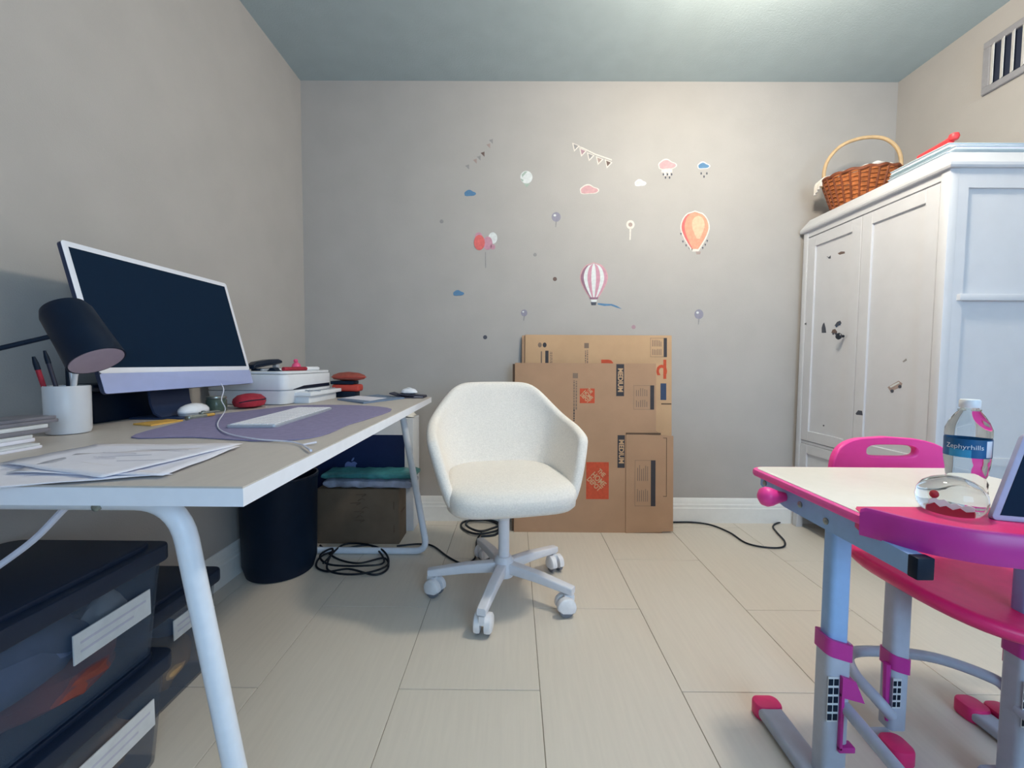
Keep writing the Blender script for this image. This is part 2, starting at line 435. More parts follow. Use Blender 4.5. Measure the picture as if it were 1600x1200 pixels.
def wrap(b):
    n = 9
    for i in range(n):
        for j in range(6): b.verts.new((-.72+.17*i/(n-1)+.01*random.uniform(-1,1), 2.27+.12*j/5, .6235+.022*random.random()*(1 if 0<i<n-1 else .2)))
    b.verts.ensure_lookup_table()
    for i in range(n-1):
        for j in range(5): b.faces.new([b.verts[a] for a in (i*6+j,(i+1)*6+j,(i+1)*6+j+1,i*6+j+1)])
o = part('plastic_wrap', 'lace', None, wrap, angle=15); o.modifiers.new('s','SOLIDIFY').thickness = .001
tag(o, 'crumpled pale plastic wrap lying on top of white computer box', 'wrapper')

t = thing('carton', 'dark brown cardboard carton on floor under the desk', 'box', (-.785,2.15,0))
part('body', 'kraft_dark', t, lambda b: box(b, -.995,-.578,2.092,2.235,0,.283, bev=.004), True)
for q in ((-.5782,-.5770,2.13,2.20,.15,.158),(-.606,-.602,2.0912,2.0925,.18,.22),(-.606,-.602,2.0912,2.0925,.06,.10)):
    part('flap_slot', 'kraft_edge', t, lambda b: box(b, *q), True, smooth=False)
def leafprint(b):
    for k in range(7):
        c = V((-.78+.016*cos(k*1.9), 2.0905, .245-.022*k))
        tube(b, spline([c, c+V((.02,0,.012)), c+V((.035,0,.004)) if k%2 else c+V((-.03,0,.010))], 4), .0012, 4)
part('leaf_print', 'kraft_edge', t, leafprint, True)
def packet(name, label, m, x0,x1,y0,y1,z0,z1, seed):
    bm = B(); nx, ny = 22, 8
    rings = []
    for i in range(nx+1):
        u = i/nx; x = x0+(x1-x0)*u; e = min(1, min(u,1-u)*20+.55)
        ring = []
        for k in range(14):
            a = 2*pi*k/14; yy = (y0+y1)/2+(y1-y0)/2*math.copysign(abs(cos(a))**.6,cos(a)); zz = (z0+z1)/2+(z1-z0)/2*e*math.copysign(abs(sin(a))**.6,sin(a))
            d = noise.noise(V((x*22+seed,yy*22,a)))*.006
            zz = max(z0, zz+d); ring.append((x, yy+d, zz))
        rings.append(ring)
    loft(bm, rings); o = mk(name, bm, m); tag(o, label, 'package'); return o
packet('film_package', 'silver grey film package lying on the brown carton', 'silver_film', -.96,-.51,2.085,2.235,.2835,.333, 1)
packet('film_package', 'teal plastic package on top of the silver film package', 'teal_film', -.965,-.50,2.08,2.235,.334,.366, 5)

# ---------------------------------------------------------------- computer and desk things
t = thing('desktop_computer', 'white framed all-in-one computer with black screen and lavender chin', 'computer', (-1.0,1.261,DZ))
cy, sy = cos(-.021), sin(-.021)
nv = V((cy,sy,0)); uv = V((-sy,cy,0)); tl = .252
wv = V((0,0,1))*cos(tl) - nv*sin(tl); ov = nv*cos(tl)+V((0,0,1))*sin(tl)
C0 = V((-.960,1.261,.844))
MI = Matrix((( uv.x,wv.x,ov.x,C0.x),(uv.y,wv.y,ov.y,C0.y),(uv.z,wv.z,ov.z,C0.z),(0,0,0,1)))   # local x width, y up, z out
def mib(fn):
    def g(b): fn(b); bmesh.ops.transform(b, matrix=MI, verts=b.verts[:])
    return g
def rr_slab(b, x0,x1,y0,y1,r,z0,z1,e=.001): slab(b, rrect(x0,x1,y0,y1,r), z0, z1, e)
part('housing', 'imac_back', t, mib(lambda b: rr_slab(b,-.2735,.2735,0,.372,.010,-.0115,-.001)), True)
part('chin', 'chin', t, mib(lambda b: rr_slab(b,-.2735,.2735,0,.050,.006,-.001,.0004,.0004)), True)
sc_ = part('bezel', 'bezel_white', t, mib(lambda b: rr_slab(b,-.2735,.2735,.050,.372,.008,-.001,.0004,.0004)), True)
part('screen', 'screen', sc_, mib(lambda b: box(b,-.2600,.2600,.064,.358,.0003,.0010)), True, smooth=False)
part('stand', 'imac_back', t, lambda b: loft(b, [[(x,1.19,z),(x,1.335,z),(x+.006,1.335,z+.002),(x+.006,1.19,z+.002)] for x,z in ((-1.055,.99),(-1.05,.90),(-1.04,.80),(-1.03,.772),(-1.01,.760))]), True)
part('foot', 'imac_back', t, lambda b: box(b,-1.10,-.955,1.19,1.335,DZ,DZ+.006,bev=.002), True)

t = thing('storage_case', 'black case standing against the wall behind the computer stand', 'case', (-1.15,1.21,DZ))
part('body', 'black', t, lambda b: box(b, -1.19,-1.108,1.10,1.32,DZ,DZ+.082,bev=.006), True)
part('lid', 'black_gloss', t, lambda b: box(b, -1.192,-1.106,1.098,1.322,DZ+.083,DZ+.105,bev=.006), True)

# desk lamp
t = thing('desk_lamp', 'black desk lamp with tubular head and pale lens at the left', 'lamp', (-1.09,.625,DZ))
LC = ony(152,564,.80); ax = ((CR*50-CU*74).normalized()*1.0 - CF*.03).normalized(); Lh = .118; LT = LC-ax*Lh
q_ = ax.to_track_quat('Z','Y').to_matrix().to_4x4()
MH = Matrix.Translation(LT) @ q_
hd = part('head', 'black', t, lambda b: lathe(b, [(.004,-.014),(.020,-.012),(.034,-.004),(.039,.010),(.0415,Lh*.6),(.0445,Lh),(.0425,Lh),(.040,Lh-.004),(.01,Lh-.006)], 40, MH), True)
part('lens', 'lens', hd, lambda b: lathe(b, [(.005,Lh-.004),(.0415,Lh-.004),(.0415,Lh+.0005),(.005,Lh+.0015)], 40, MH), True)
A0 = ony(95,522,.80); A1 = V((-1.09,.625,ony(-200,622,.625).z))
part('arm', 'black', t, lambda b: tube(b, [A0, A1], .0045, 10), True)
part('stem', 'black', t, lambda b: tube(b, spline([A1+V((0,0,.006)), V((-1.09,.625,DZ+.06)), V((-1.09,.625,DZ+.01))],6), .006, 10), True)
part('base', 'black', t, lambda b: lathe(b, [(.045,0),(.048,.003),(.047,.014),(.02,.02),(.01,.02)], 40))

# pen cup
cp = onz(90,681,DZ); CUP = V((cp.x-.012, cp.y+.036, DZ))
t = thing('pen_cup', 'white ceramic pen cup under the lamp head', 'cup', CUP)
part('body', 'ceramic', t, lambda b: lathe(b, [(.030,0),(.0365,.002),(.039,.010),(.040,.107),(.0385,.110),(.036,.109),(.0355,.012),(.01,.010)], 48))
def pen(label, m, dx, dy, tx, ty, L, r, tip='black'):
    p0 = CUP+V((dx,dy,.014)); d = V((tx,ty,1)).normalized()
    o = thing('pen', label, 'pen', p0, 0, 'pens in the white cup')
    part('barrel', m, o, lambda b: tube(b, [p0,p0+d*L], r, 10), True)
    part('cap', tip, o, lambda b: tube(b, [p0+d*L,p0+d*(L+.015),p0+d*(L+.03)], [r*1.15,r*1.1,r*.6], 10), True)
pen('dark pen leaning left in the white cup', 'navy_card', .0,.0,-.22,-.05,.15,.004)
pen('red pen leaning left in the white cup', 'red_pouch', -.015,-.01,-.16,-.12,.135,.0045)
pen('silver pen standing in the white cup', 'alu', .008,.01,-.08,.02,.16,.004, 'alu')
pen('pale flat pen leaning right in the white cup', 'ceramic', .012,-.012,.17,.0,.125,.005, 'ceramic')
pen('black marker standing at the back of white cup', 'black', -.012,.018,-.1,.08,.14,.006)

# left stack: notebooks and laptop
zc = DZ
STK = [('notebook','thin white notepad at the bottom of left stack','paper',(-1.03,-.905,.685,.80),.010),
       ('notebook','white notebook lying second in the left stack','paper',(-1.03,-.93,.68,.81),.014),
       ('notebook','grey notebook lying third in the left stack','laptop_grey',(-1.03,-.938,.68,.845),.016),
       ('laptop','closed grey laptop on top of the left stack','laptop_grey',(-1.03,-.95,.68,.872),.014)]
for n_, lb, m, (a,b_,c,d), h in STK:
    o = thing(n_, lb, n_, ((a+b_)/2,(c+d)/2,zc))
    part('cover' if n_ == 'notebook' else 'base', m, o, lambda b: slab(b, rrect(a,b_,c,d,.006,3), zc, zc+h*(.5), .001), True)
    part('pages' if n_ == 'notebook' else 'lid', 'label_white' if n_ == 'notebook' else m, o, lambda b: slab(b, rrect(a+.002,b_-.002,c+.002,d-.002,.006,3), zc+h*.52, zc+h-.0006, .001), True)
    zc += h

# loose papers
def sheet(label, px, dz, seed, ink):
    P_ = [onz(x,y,DZ+dz) for x,y in px]; bm = B(); n = 10
    for i in range(n+1):
        for j in range(n+1):
            u, v = i/n, j/n
            p = P_[0]*(1-u)*(1-v)+P_[1]*u*(1-v)+P_[2]*u*v+P_[3]*(1-u)*v
            e = max(abs(u-.5),abs(v-.5))*2
            bm.verts.new(p+V((0,0,.0015+.0025*max(0,e-.7)/.3*(1+noise.noise(V((u*3+seed,v*3,0)))))))
    bm.verts.ensure_lookup_table()
    for i in range(n):
        for j in range(n): bm.faces.new([bm.verts[a] for a in (i*(n+1)+j,(i+1)*(n+1)+j,(i+1)*(n+1)+j+1,i*(n+1)+j+1)])
    t = thing('paper_sheet', label, 'paper', (P_[0]+P_[2])/2, 0, 'loose papers on the desk')
    o = mk('sheet', bm, 'paper', t, True, angle=60); o.modifiers.new('s','SOLIDIFY').thickness = .0006
    def lines(b):
        for k in range(ink):
            v = .25+.5*k/max(1,ink); L = .15+.25*random.random(); u0 = .2+.3*random.random()
            q = [P_[0]*(1-u)*(1-w)+P_[1]*u*(1-w)+P_[2]*u*w+P_[3]*(1-u)*w for u,w in ((u0,v),(u0+L,v),(u0+L,v+.012),(u0,v+.012))]
            prism(b, [p+V((0,0,.0035)) for p in q], (0,0,.0002))
    if ink: part('print', 'paper_ink', t, lines, True, smooth=False)
sheet('lowest white paper sheet reaching the left frame edge', [(-90,742),(60,716),(270,745),(-40,768)], .0005, 1, 3)
sheet('white paper sheet showing below the top sheet, nearest the desk edge', [(120,712),(376,700),(255,747),(10,742)], .0015, 4, 2)
sheet('top white printed paper sheet on the near end of desk', [(150,697),(380,696),(160,750),(4,727)], .003, 9, 3)

# desk mat, keyboard, cable
def matshape(b):
    px = [(205,684),(300,684),(420,690),(500,682),(545,664),(575,655),(612,640),(560,634),(470,634),(410,640),(330,650),(270,664)]
    P_ = spline([onz(x,y,DZ+.0008) for x,y in px], 4, True); prism(b, P_, (0,0,.0022))
o = part('desk_mat', 'felt_purple', None, matshape, angle=60); tag(o, 'soft purple felt desk mat under the keyboard', 'mat')
KA, KB_, KC = onz(365,664,DZ+.004), onz(431,668,DZ+.004), onz(533,635,DZ+.004)
kd = V((KC.x-KB_.x, KC.y-KB_.y, 0)).normalized(); ks = V((-kd.y,kd.x,0)); L_k, W_k = .418,.120
t = thing('keyboard', 'slim white keyboard on the purple mat', 'keyboard', V((KB_.x,KB_.y,DZ+.003)))
KM = Matrix(((kd.x,ks.x,0,KB_.x),(kd.y,ks.y,0,KB_.y),(0,0,1,DZ+.003),(0,0,0,1)))
def kbb(fn):
    def g(b): fn(b); bmesh.ops.transform(b, matrix=KM, verts=b.verts[:])
    return g
part('base', 'alu', t, kbb(lambda b: slab(b, rrect(0,L_k,0,W_k,.010,4), 0, .0075, .0015)), True)
for r_ in range(6):
    nk = 20 if r_ < 5 else 21
    for k in range(nk):
        if r_ == 0 and 4 <= k <= 7: continue
        x = .006+k*(L_k-.012)/nk; wd = (L_k-.012)/nk-.003
        part('key', 'kb_key', t, kbb(lambda b: box(b, x+.0015,x+.0015+wd,.006+r_*.018,.006+r_*.018+.0155,.0076,.0094)), True, smooth=False)
part('key', 'kb_key', t, kbb(lambda b: box(b, .088,.165,.006,.0215,.0076,.0094)), True, smooth=False, label='long space key')
t = thing('charging_cable', 'white cable from computer across mat to desk edge', 'cable', onz(345,668,DZ))
cw = [V((-.958,1.37,.850)), V((-.95,1.37,.83)), V((-.93,1.33,.80)), onz(352,640,DZ+.02), onz(340,662,DZ+.006), onz(352,676,DZ+.006), onz(400,686,DZ+.006), onz(452,690,DZ+.004), onz(473,695,DZ+.0035)]
part('cord', 'cable_white', t, lambda b: tube(b, spline(cw,8), .0016, 8), True)
part('plug', 'cable_white', t, lambda b: tube(b, [onz(473,695,DZ+.005),onz(494,691,DZ+.005)], [.0016,.0024], 8), True)
part('plug', 'cable_white', t, lambda b: tube(b, [onz(473,695,DZ+.005),onz(486,704,DZ+.005)], [.0016,.0024], 8), True)
# hanging cable behind the near leg frame
o = part('charging_cable', 'cable_white', None, lambda b: tube(b, spline([(-.66,.70,.722),(-.74,.70,.69),(-.82,.69,.61),(-.92,.66,.54),(-1.02,.60,.522),(-1.1,.55,.522)],8), .0055, 8)); tag(o, 'pale cord hanging down below the near end of desk', 'cable')

# small things in front of the computer
mo = onz(296,650,DZ)
t = thing('computer_mouse', 'white low computer mouse beside the multi-tool', 'mouse', (-.975,1.272,DZ+.0066), radians(4))
part('shell', 'mouse_white', t, lambda b: lathe(b, [(.6,0),(.97,.008),(1,.012),(.95,.018),(.8,.025),(.5,.031),(.2,.0335),(.02,.034)], 36, sx=.030, sy=.056))
part('underside', 'alu', t, lambda b: lathe(b, [(.5,-.0005),(.95,.0),(1.005,.008),(.9,.010)], 36, sx=.030, sy=.056))
tp_ = onz(285,656,DZ)
t = thing('multi_tool', 'small steel and yellow folding tool before the mouse', 'tool', V((tp_.x+.022,tp_.y,DZ)), radians(78))
part('handle', 'steel', t, lambda b: slab(b, rrect(-.012,.050,-.010,.010,.008), 0, .012, .003))
part('blade', 'steel', t, lambda b: slab(b, rrect(.03,.095,-.007,.008,.006), .013, .018, .002))
part('grip', 'yellow', t, lambda b: slab(b, rrect(.040,.075,-.009,.009,.006), .0045, .0125, .003))
part('pivot', 'steel', t, lambda b: lathe(b, [(.006,.018),(.006,.021),(.003,.022)], 12, Matrix.Translation((.042,0,0))))
o = part('sticky_note', 'yellow', None, lambda b: prism(b, [onz(x,y,DZ+.0005) for x,y in ((208,664),(262,657),(286,658),(236,666))], (0,0,.004))); tag(o, 'yellow sticky notepad beside the desk mat', 'notepad')
jr = onz(338,644,DZ)
t = thing('glass_jar', 'small greenish glass jar behind the white cable', 'jar', (jr.x-.02,jr.y+.03,DZ))
part('body', 'jar_green', t, lambda b: lathe(b, [(.01,0),(.028,.001),(.03,.005),(.03,.038),(.027,.042),(.024,.042),(.026,.036),(.026,.006),(.01,.005)], 32))
part('lid', 'steel', t, lambda b: lathe(b, [(.005,.043),(.029,.043),(.030,.046),(.029,.050),(.005,.051)], 32))
pc = onz(382,638,DZ)
t = thing('zip_pouch', 'dark red fabric pouch lying before the printer', 'pouch', (pc.x,pc.y+.03,DZ), radians(8))
part('body', 'red_pouch', t, lambda b: lathe(b, [(.4,0),(.9,.008),(1,.022),(.95,.034),(.7,.046),(.3,.051),(.02,.052)], 32, sx=.048, sy=.075))
part('zipper', 'black', t, lambda b: tube(b, spline([(.0,-.076,.024),(.030,-.058,.03),(.044,-.02,.030),(.046,.02,.030),(.03,.058,.03)],6), .002, 6))

# printer
t = thing('printer', 'white inkjet printer with grey output tray on the desk', 'printer', (-1.02,1.82,DZ))
PX0,PX1,PY0,PY1 = -1.185,-.872,1.60,2.01
def pbody(b):
    R_ = []
    for z,i in ((0,.02),(.004,.012),(.03,.004),(.055,0)): R_.append([(x,y,DZ+z) for x,y in rrect(PX0+i,PX1-i,PY0+i,PY1-i,.03)])
    loft(b, R_)
part('lower_body', 'printer_white', t, pbody, True)
part('upper_body', 'printer_white', t, lambda b: slab(b, rrect(PX0,PX1,PY0,PY1,.032), DZ+.058,DZ+.118,.004), True)
part('seam', 'printer_grey', t, lambda b: slab(b, rrect(PX0+.004,PX1-.004,PY0+.004,PY1-.004,.03), DZ+.053,DZ+.06,.001), True)
part('scanner_lid', 'printer_white', t, lambda b: slab(b, rrect(PX0+.004,PX1-.004,PY0+.004,PY1-.004,.03), DZ+.120,DZ+.130,.003), True)
part('output_slot', 'black', t, lambda b: loft(b, [[(PX1+.0006,y,DZ+.058-.0) ,(PX1-.02,y,DZ+.058),(PX1-.02,y,DZ+h),(PX1+.0006,y,DZ+h)] for y,h in ((1.66,.060),(1.74,.070),(1.98,.072))]), True, smooth=False)
tr = part('paper_tray', 'printer_white', t, lambda b: box(b, PX1-.03,PX1+.062,1.67,1.97,DZ+.030,DZ+.046,bev=.003), True)
part('tray_guide', 'printer_grey', tr, lambda b: [box(b, PX1,PX1+.06,1.75,1.76,DZ+.0455,DZ+.05), box(b, PX1+.035,PX1+.04,1.70,1.95,DZ+.0455,DZ+.05)], True, smooth=False)
part('tray_support', 'printer_white', t, lambda b: box(b, PX1-.03,PX1+.045,1.69,1.95,DZ,DZ+.030,bev=.003), True)
ZP = DZ+.1305
t = thing('stapler', 'black stapler lying on the printer lid', 'stapler', (-1.03,1.70,ZP), radians(-10))
part('base', 'black', t, lambda b: slab(b, rrect(-.02,.02,-.03,.11,.012), 0, .010, .003))
part('arm', 'black_gloss', t, lambda b: loft(b, [[(x,y,z) for x,z in rrect(-.019,.019,z0,z1,.008,3)] for y,z0,z1 in ((-.05,.008,.024),(-.03,.011,.036),(.03,.020,.046),(.09,.027,.049),(.105,.030,.044))]))
part('anvil', 'alu', t, lambda b: box(b, -.010,.010,.080,.100,.010,.026, bev=.002))
def lay_pen(label, m1, m2, p0, p1, r):
    o = thing('marker', label, 'marker', (V(p0)+V(p1))/2)
    a, c = V(p0), V(p1)
    part('barrel', m1, o, lambda b: tube(b, [a, a.lerp(c,.62)], r, 12), True)
    part('cap', m2, o, lambda b: tube(b, [a.lerp(c,.62), a.lerp(c,.97), c], [r*1.1,r*1.1,r*.8], 12), True)
lay_pen('marker with dark red barrel and white cap on printer', 'red_pouch','printer_white', (-.935,1.70,ZP+.008), (-.885,1.90,ZP+.008), .008)
lay_pen('thin pale pen lying beside the stapler on printer', 'alu','printer_white', (-.975,1.62,ZP+.005), (-.95,1.76,ZP+.005), .0045)
o = part('binder_clip', 'black', None, lambda b: loft(b, [[(-.945+.018*c_,y,ZP+z) for c_,z in ((-1,0),(1,0),(.25,.014),(-.25,.014))] for y in (1.635,1.672)])); tag(o, 'small black binder clip at the printer corner', 'clip')
t = thing('figurine', 'small pink figure standing on the printer lid', 'figure', (-.985,1.90,ZP))
part('body', 'pink_thing', t, lambda b: lathe(b, [(.01,0),(.017,.003),(.020,.015),(.016,.027),(.008,.034),(.003,.036)], 20))
part('tip', 'pink_thing', t, lambda b: lathe(b, [(.003,.034),(.009,.037),(.010,.043),(.006,.049),(.001,.050)], 16, Matrix.Translation((-.002,0,0))))
# pile beyond the printer
o = part('card_box', 'black', None, lambda b: box(b, -.868,-.755,1.985,2.055,DZ+.0005,DZ+.028,bev=.003)); tag(o, 'flat black case at the bottom of pile beyond printer', 'case')
o = part('card_packet', 'orange_red', None, lambda b: box(b, -.865,-.735,1.985,2.05,DZ+.0285,DZ+.062,bev=.010,seg=3)); tag(o, 'orange red packet in the pile beyond the printer', 'packet')
o = part('card_box', 'black', None, lambda b: box(b, -.87,-.76,1.985,2.055,DZ+.0625,DZ+.078,bev=.003)); tag(o, 'thin black case between red packet and leather pouch', 'case')
t = thing('leather_pouch', 'reddish brown leather pouch on top of pile beyond printer', 'pouch', (-.795,2.02,DZ+.0785))
part('body', 'red_brown', t, lambda b: lathe(b, [(.4,0),(.9,.008),(1,.018),(.92,.028),(.6,.038),(.02,.043)], 32, sx=.082, sy=.036))
part('seam', 'orange_red', t, lambda b: tube(b, [(.083*cos(2*pi*k/32),.037*sin(2*pi*k/32),.018) for k in range(32)], .0018, 6, True))
t = thing('notebook', 'blue grey notebook with white paper near desk corner', 'notebook', (-.60,1.80,DZ))
nb = [onz(x,y,DZ+.0005) for x,y in ((527,625),(568,631),(632,623),(590,618))]
part('cover', 'notebook_blue', t, lambda b: prism(b, nb, (0,0,.006)), True, smooth=False)
nb2 = [onz(x,y,DZ+.0068) for x,y in ((533,622),(578,626.5),(604,622),(560,618.5))]
part('note', 'paper', t, lambda b: prism(b, nb2, (0,0,.001)), True, smooth=False)
t = thing('wallet', 'open dark wallet at the far corner of the desk', 'wallet', (-.48,2.01,DZ))
part('flap', 'navy_card', t, lambda b: loft(b, [[(x,1.965,z),(x,2.05,z),(x,2.05,z+.005),(x,1.965,z+.005)] for x,z in ((-.585,DZ+.020),(-.55,DZ+.008),(-.52,DZ+.001),(-.425,DZ+.001))]), True)
part('flap', 'navy_card', t, lambda b: loft(b, [[(x,1.97,z),(x,2.045,z),(x,2.045,z+.005),(x,1.97,z+.005)] for x,z in ((-.55,DZ+.0145),(-.52,DZ+.012),(-.44,DZ+.0075),(-.425,DZ+.0065))]), True)
part('card', 'paper', t, lambda b: box(b, -.47,-.428,1.962,2.0,DZ+.0062,DZ+.0072), True, smooth=False)
t = thing('gadget', 'small white rounded gadget on the dark wallet', 'gadget', (-.505,2.02,DZ+.0175))
part('shell', 'mouse_white', t, lambda b: lathe(b, [(.7,0),(1,.006),(.97,.012),(.75,.022),(.35,.027),(.02,.028)], 32, sx=.040, sy=.024))
part('button', 'ceramic', t, lambda b: lathe(b, [(.012,.023),(.012,.0285),(.006,.030)], 20))

# ---------------------------------------------------------------- cables on the floor
def cable(label, pts, r=.0045, k=10, m='cable_black'):
    o = part('power_cable', m, None, lambda b: tube(b, spline(pts,k), r, 8)); tag(o, label, 'cable', 'black cables on the floor'); return o
def fz(x,y,z=.006): return onz(x,y,z)
c1 = [fz(x,y,.006+dz) for x,y,dz in ((500,852,0),(525,872,.0),(560,880,.008),(600,872,.0),(606,888,0),(585,898,0),(545,889,.010),(512,893,0),(494,884,0),(508,866,.010),(560,853,.012),(585,855,.010),(600,878,.018),(570,884,.02),(515,882,.018),(500,868,.02),(520,858,.024),(512,890,.012),(560,897,.010),(606,882,.012),(592,856,.02),(540,850,.02),(505,880,.026))]
cable('tangled black cable coil on floor before the carton', c1)
cable('black cable running on floor behind the white chair', [fz(x,y) for x,y in ((620,853),(655,850),(676,853),(700,870),(722,880),(742,872),(745,845),(752,832))])
c2 = [fz(x,y,.006+dz) for x,y,dz in ((752,838,0),(775,835,0),(782,822,0),(760,813,.006),(726,815,0),(722,825,0),(745,834,.01),(778,828,.01),(775,815,.012),(740,812,.016),(728,820,.02),(750,830,.02),(780,822,.022))]
cable('small black cable coil lying behind the white chair', c2, .006)
cable('black cable snaking from cartons to the wardrobe foot', [fz(x,y) for x,y in ((1046,816),(1080,816),(1110,820),(1140,832),(1165,848),(1195,855),(1222,855),(1226,846),(1214,832),(1208,822),(1220,816),(1250,815))], .0045)

# ---------------------------------------------------------------- flattened moving boxes
def carton_sheet(name_label, x0,x1, zt, yb, yt, th, m, zs=0):
    """flattened carton leaning: bottom edge at yb, top edge at yt"""
    t = thing('flattened_carton', name_label, 'carton', ((x0+x1)/2,yb,zs), 0, 'flattened moving cartons against the wall')
    up = V((0,yt-yb,zt-zs)).normalized(); nrm = V((0,-up.z,up.y)); L = V((0,yt-yb,zt-zs)).length
    M_ = Matrix(((1,up.x,nrm.x,x0),(0,up.y,nrm.y,yb),(0,up.z,nrm.z,zs),(0,0,0,1)))   # local x, y up along sheet, z toward the room
    return t, M_, L
def tf(M_, fn):
    def g(b): fn(b); bmesh.ops.transform(b, matrix=M_, verts=b.verts[:])
    return g
def carton_px(M_, x, y):
    o = M_ @ V((0,0,0)); n_ = (M_.to_3x3() @ V((0,0,1))); d = ray(x,y); tt = (o-EYE).dot(n_)/d.dot(n_)
    return M_.inverted() @ (EYE+d*tt)
PR = lambda deg: Matrix.Rotation(radians(deg),4,'Z')
def print_box(t, M_, px, m, z=.0006, name='print'):
    a = carton_px(M_, px[0], px[1]); c = carton_px(M_, px[2], px[3])
    return part(name, m, t, tf(M_, lambda b: box(b, min(a.x,c.x),max(a.x,c.x),min(a.y,c.y),max(a.y,c.y),0,z)), True, smooth=False)
def word(t, M_, s, cx, cy, size, m, deg=-90, z=.0008, bold=0, wide=1, name='lettering'):
    c = carton_px(M_, cx, cy)
    return lettering(s, size, M_ @ Matrix.Translation((c.x,c.y,z)) @ PR(deg), m, t, True, .0003, bold, wide, name)
def blur_lines(t, M_, x0,y0,x1,y1, m, n=1):
    # print too small to read: rows of short dashes
    def g(b):
        a = carton_px(M_, x0,y0); c = carton_px(M_, x1,y1); X0_,X1_ = sorted((a.x,c.x)); Y0_,Y1_ = sorted((a.y,c.y))
        for k in range(n):
            xa = X0_+(X1_-X0_)*k/n; y = Y0_; w_ = (X1_-X0_)/n*.6
            while y < Y1_:
                L_ = random.uniform(.006,.016); box(b, xa,xa+w_,y,min(Y1_,y+L_),0,.0006); y += L_+.004
    o = part('small_print', m, t, tf(M_, g), True, smooth=False); o['kind'] = 'stuff'
def info_panel(t, M_, x0,y0,x1,y1, hx):
    a = carton_px(M_, x0,y0); c = carton_px(M_, x1,y1)
    X0_,X1_,Y0_,Y1_ = min(a.x,c.x),max(a.x,c.x),min(a.y,c.y),max(a.y,c.y); h = carton_px(M_, hx, y0).x; e = .0018
    def fr(b):
        for q in ((X0_,X1_,Y0_,Y0_+e),(X0_,X1_,Y1_-e,Y1_),(X0_,X0_+e,Y0_,Y1_),(X1_-e,X1_,Y0_,Y1_)): box(b, *q, 0,.0006)
    p = part('info_panel', 'print_grey', t, tf(M_, fr), True, smooth=False)
    part('header_bar', 'print_black', p, tf(M_, lambda b: box(b, h,X1_,Y0_,Y1_,0,.0008)), True, smooth=False)
    def ln(b):
        n = 6
        for k in range(n):
            x = X0_+(h-X0_)*(.15+.75*k/n)
            for s_ in ((.1,.42),(.55,.9)):
                box(b, x,x+.004,Y0_+(Y1_-Y0_)*s_[0],Y0_+(Y1_-Y0_)*(s_[1]-.1*random.random()),0,.0006)
    part('text_lines', 'print_grey', p, tf(M_, ln), True, smooth=False)['kind'] = 'stuff'
def logo(t, M_, x0,y0,x1,y1):
    o = print_box(t, M_, (x0,y0,x1,y1), 'print_orange', .0006, 'orange_logo')
    a = carton_px(M_, x0,y0); c = carton_px(M_, x1,y1); ctr = (a+c)/2; S = abs(a.x-c.x)
    for s_, d in (('THE',.36),('HOME',.06),('DEPOT',-.22)):
        sz = S*{'THE':.27,'HOME':.36,'DEPOT':.31}[s_]
        Mx = M_ @ Matrix.Translation((ctr.x,ctr.y,.0011)) @ PR(-90) @ PR(45) @ Matrix.Translation((-.0*S + (-.12*S if s_=='THE' else 0),d*S,0))
        lettering(s_, sz, Mx, 'kraft_light', o, True, .0002, .001, .76)
# rear carton
tR, MR, LR = carton_sheet('flattened brown carton standing behind, taller than the front one', .062,.893, 1.085, 2.335,2.405,.016,'kraft_light')
def rear_sheet(b):
    box(b, 0,.831,.0,LR,-.006,0); 
part('front_panel', 'kraft_light', tR, tf(MR, rear_sheet), True, smooth=False)
part('back_panel', 'kraft', tR, tf(MR, lambda b: box(b, -.018,.826,0,LR-.004,-.013,-.007)), True, smooth=False)
part('flap_slit', 'kraft_edge', tR, tf(MR, lambda b: box(b, .772,.829,carton_px(MR,1040,631).y-.004,carton_px(MR,1040,631).y+.003,0,.0007)), True, smooth=False)
info_panel(tR, MR, 1016,528,1042,558, 1037)
for cx_, m_ in ((851,'print_black'),(843.5,'print_grey')):
    c_ = carton_px(MR, cx_, 539)
    part('globe_mark', m_, tR, tf(MR, lambda b: prism(b, [(x,y,0) for x,y in ell(c_.x,c_.y,.011,.014,18)], (0,0,.0006))), True, smooth=False)
print_box(tR, MR, (845,549,847,568), 'print_grey'); print_box(tR, MR, (852,548,857,568), 'print_black'); blur_lines(tR, MR, 859.5,549,863.5,568, 'print_grey', 2)
print_box(tR, MR, (913,536,920,544), 'print_grey'); blur_lines(tR, MR, 914,547,920,568, 'print_grey', 2)
word(tR, MR, 'U', 950,572,.09,'print_orange', 90, bold=.004, wide=1.2)
word(tR, MR, 'C', 1033,578,.075,'print_orange', -90, bold=.004, wide=1.1)
print_box(tR, MR, (1036.5,562,1041,592), 'print_orange'); print_box(tR, MR, (1032,599,1041,625), 'print_navy')
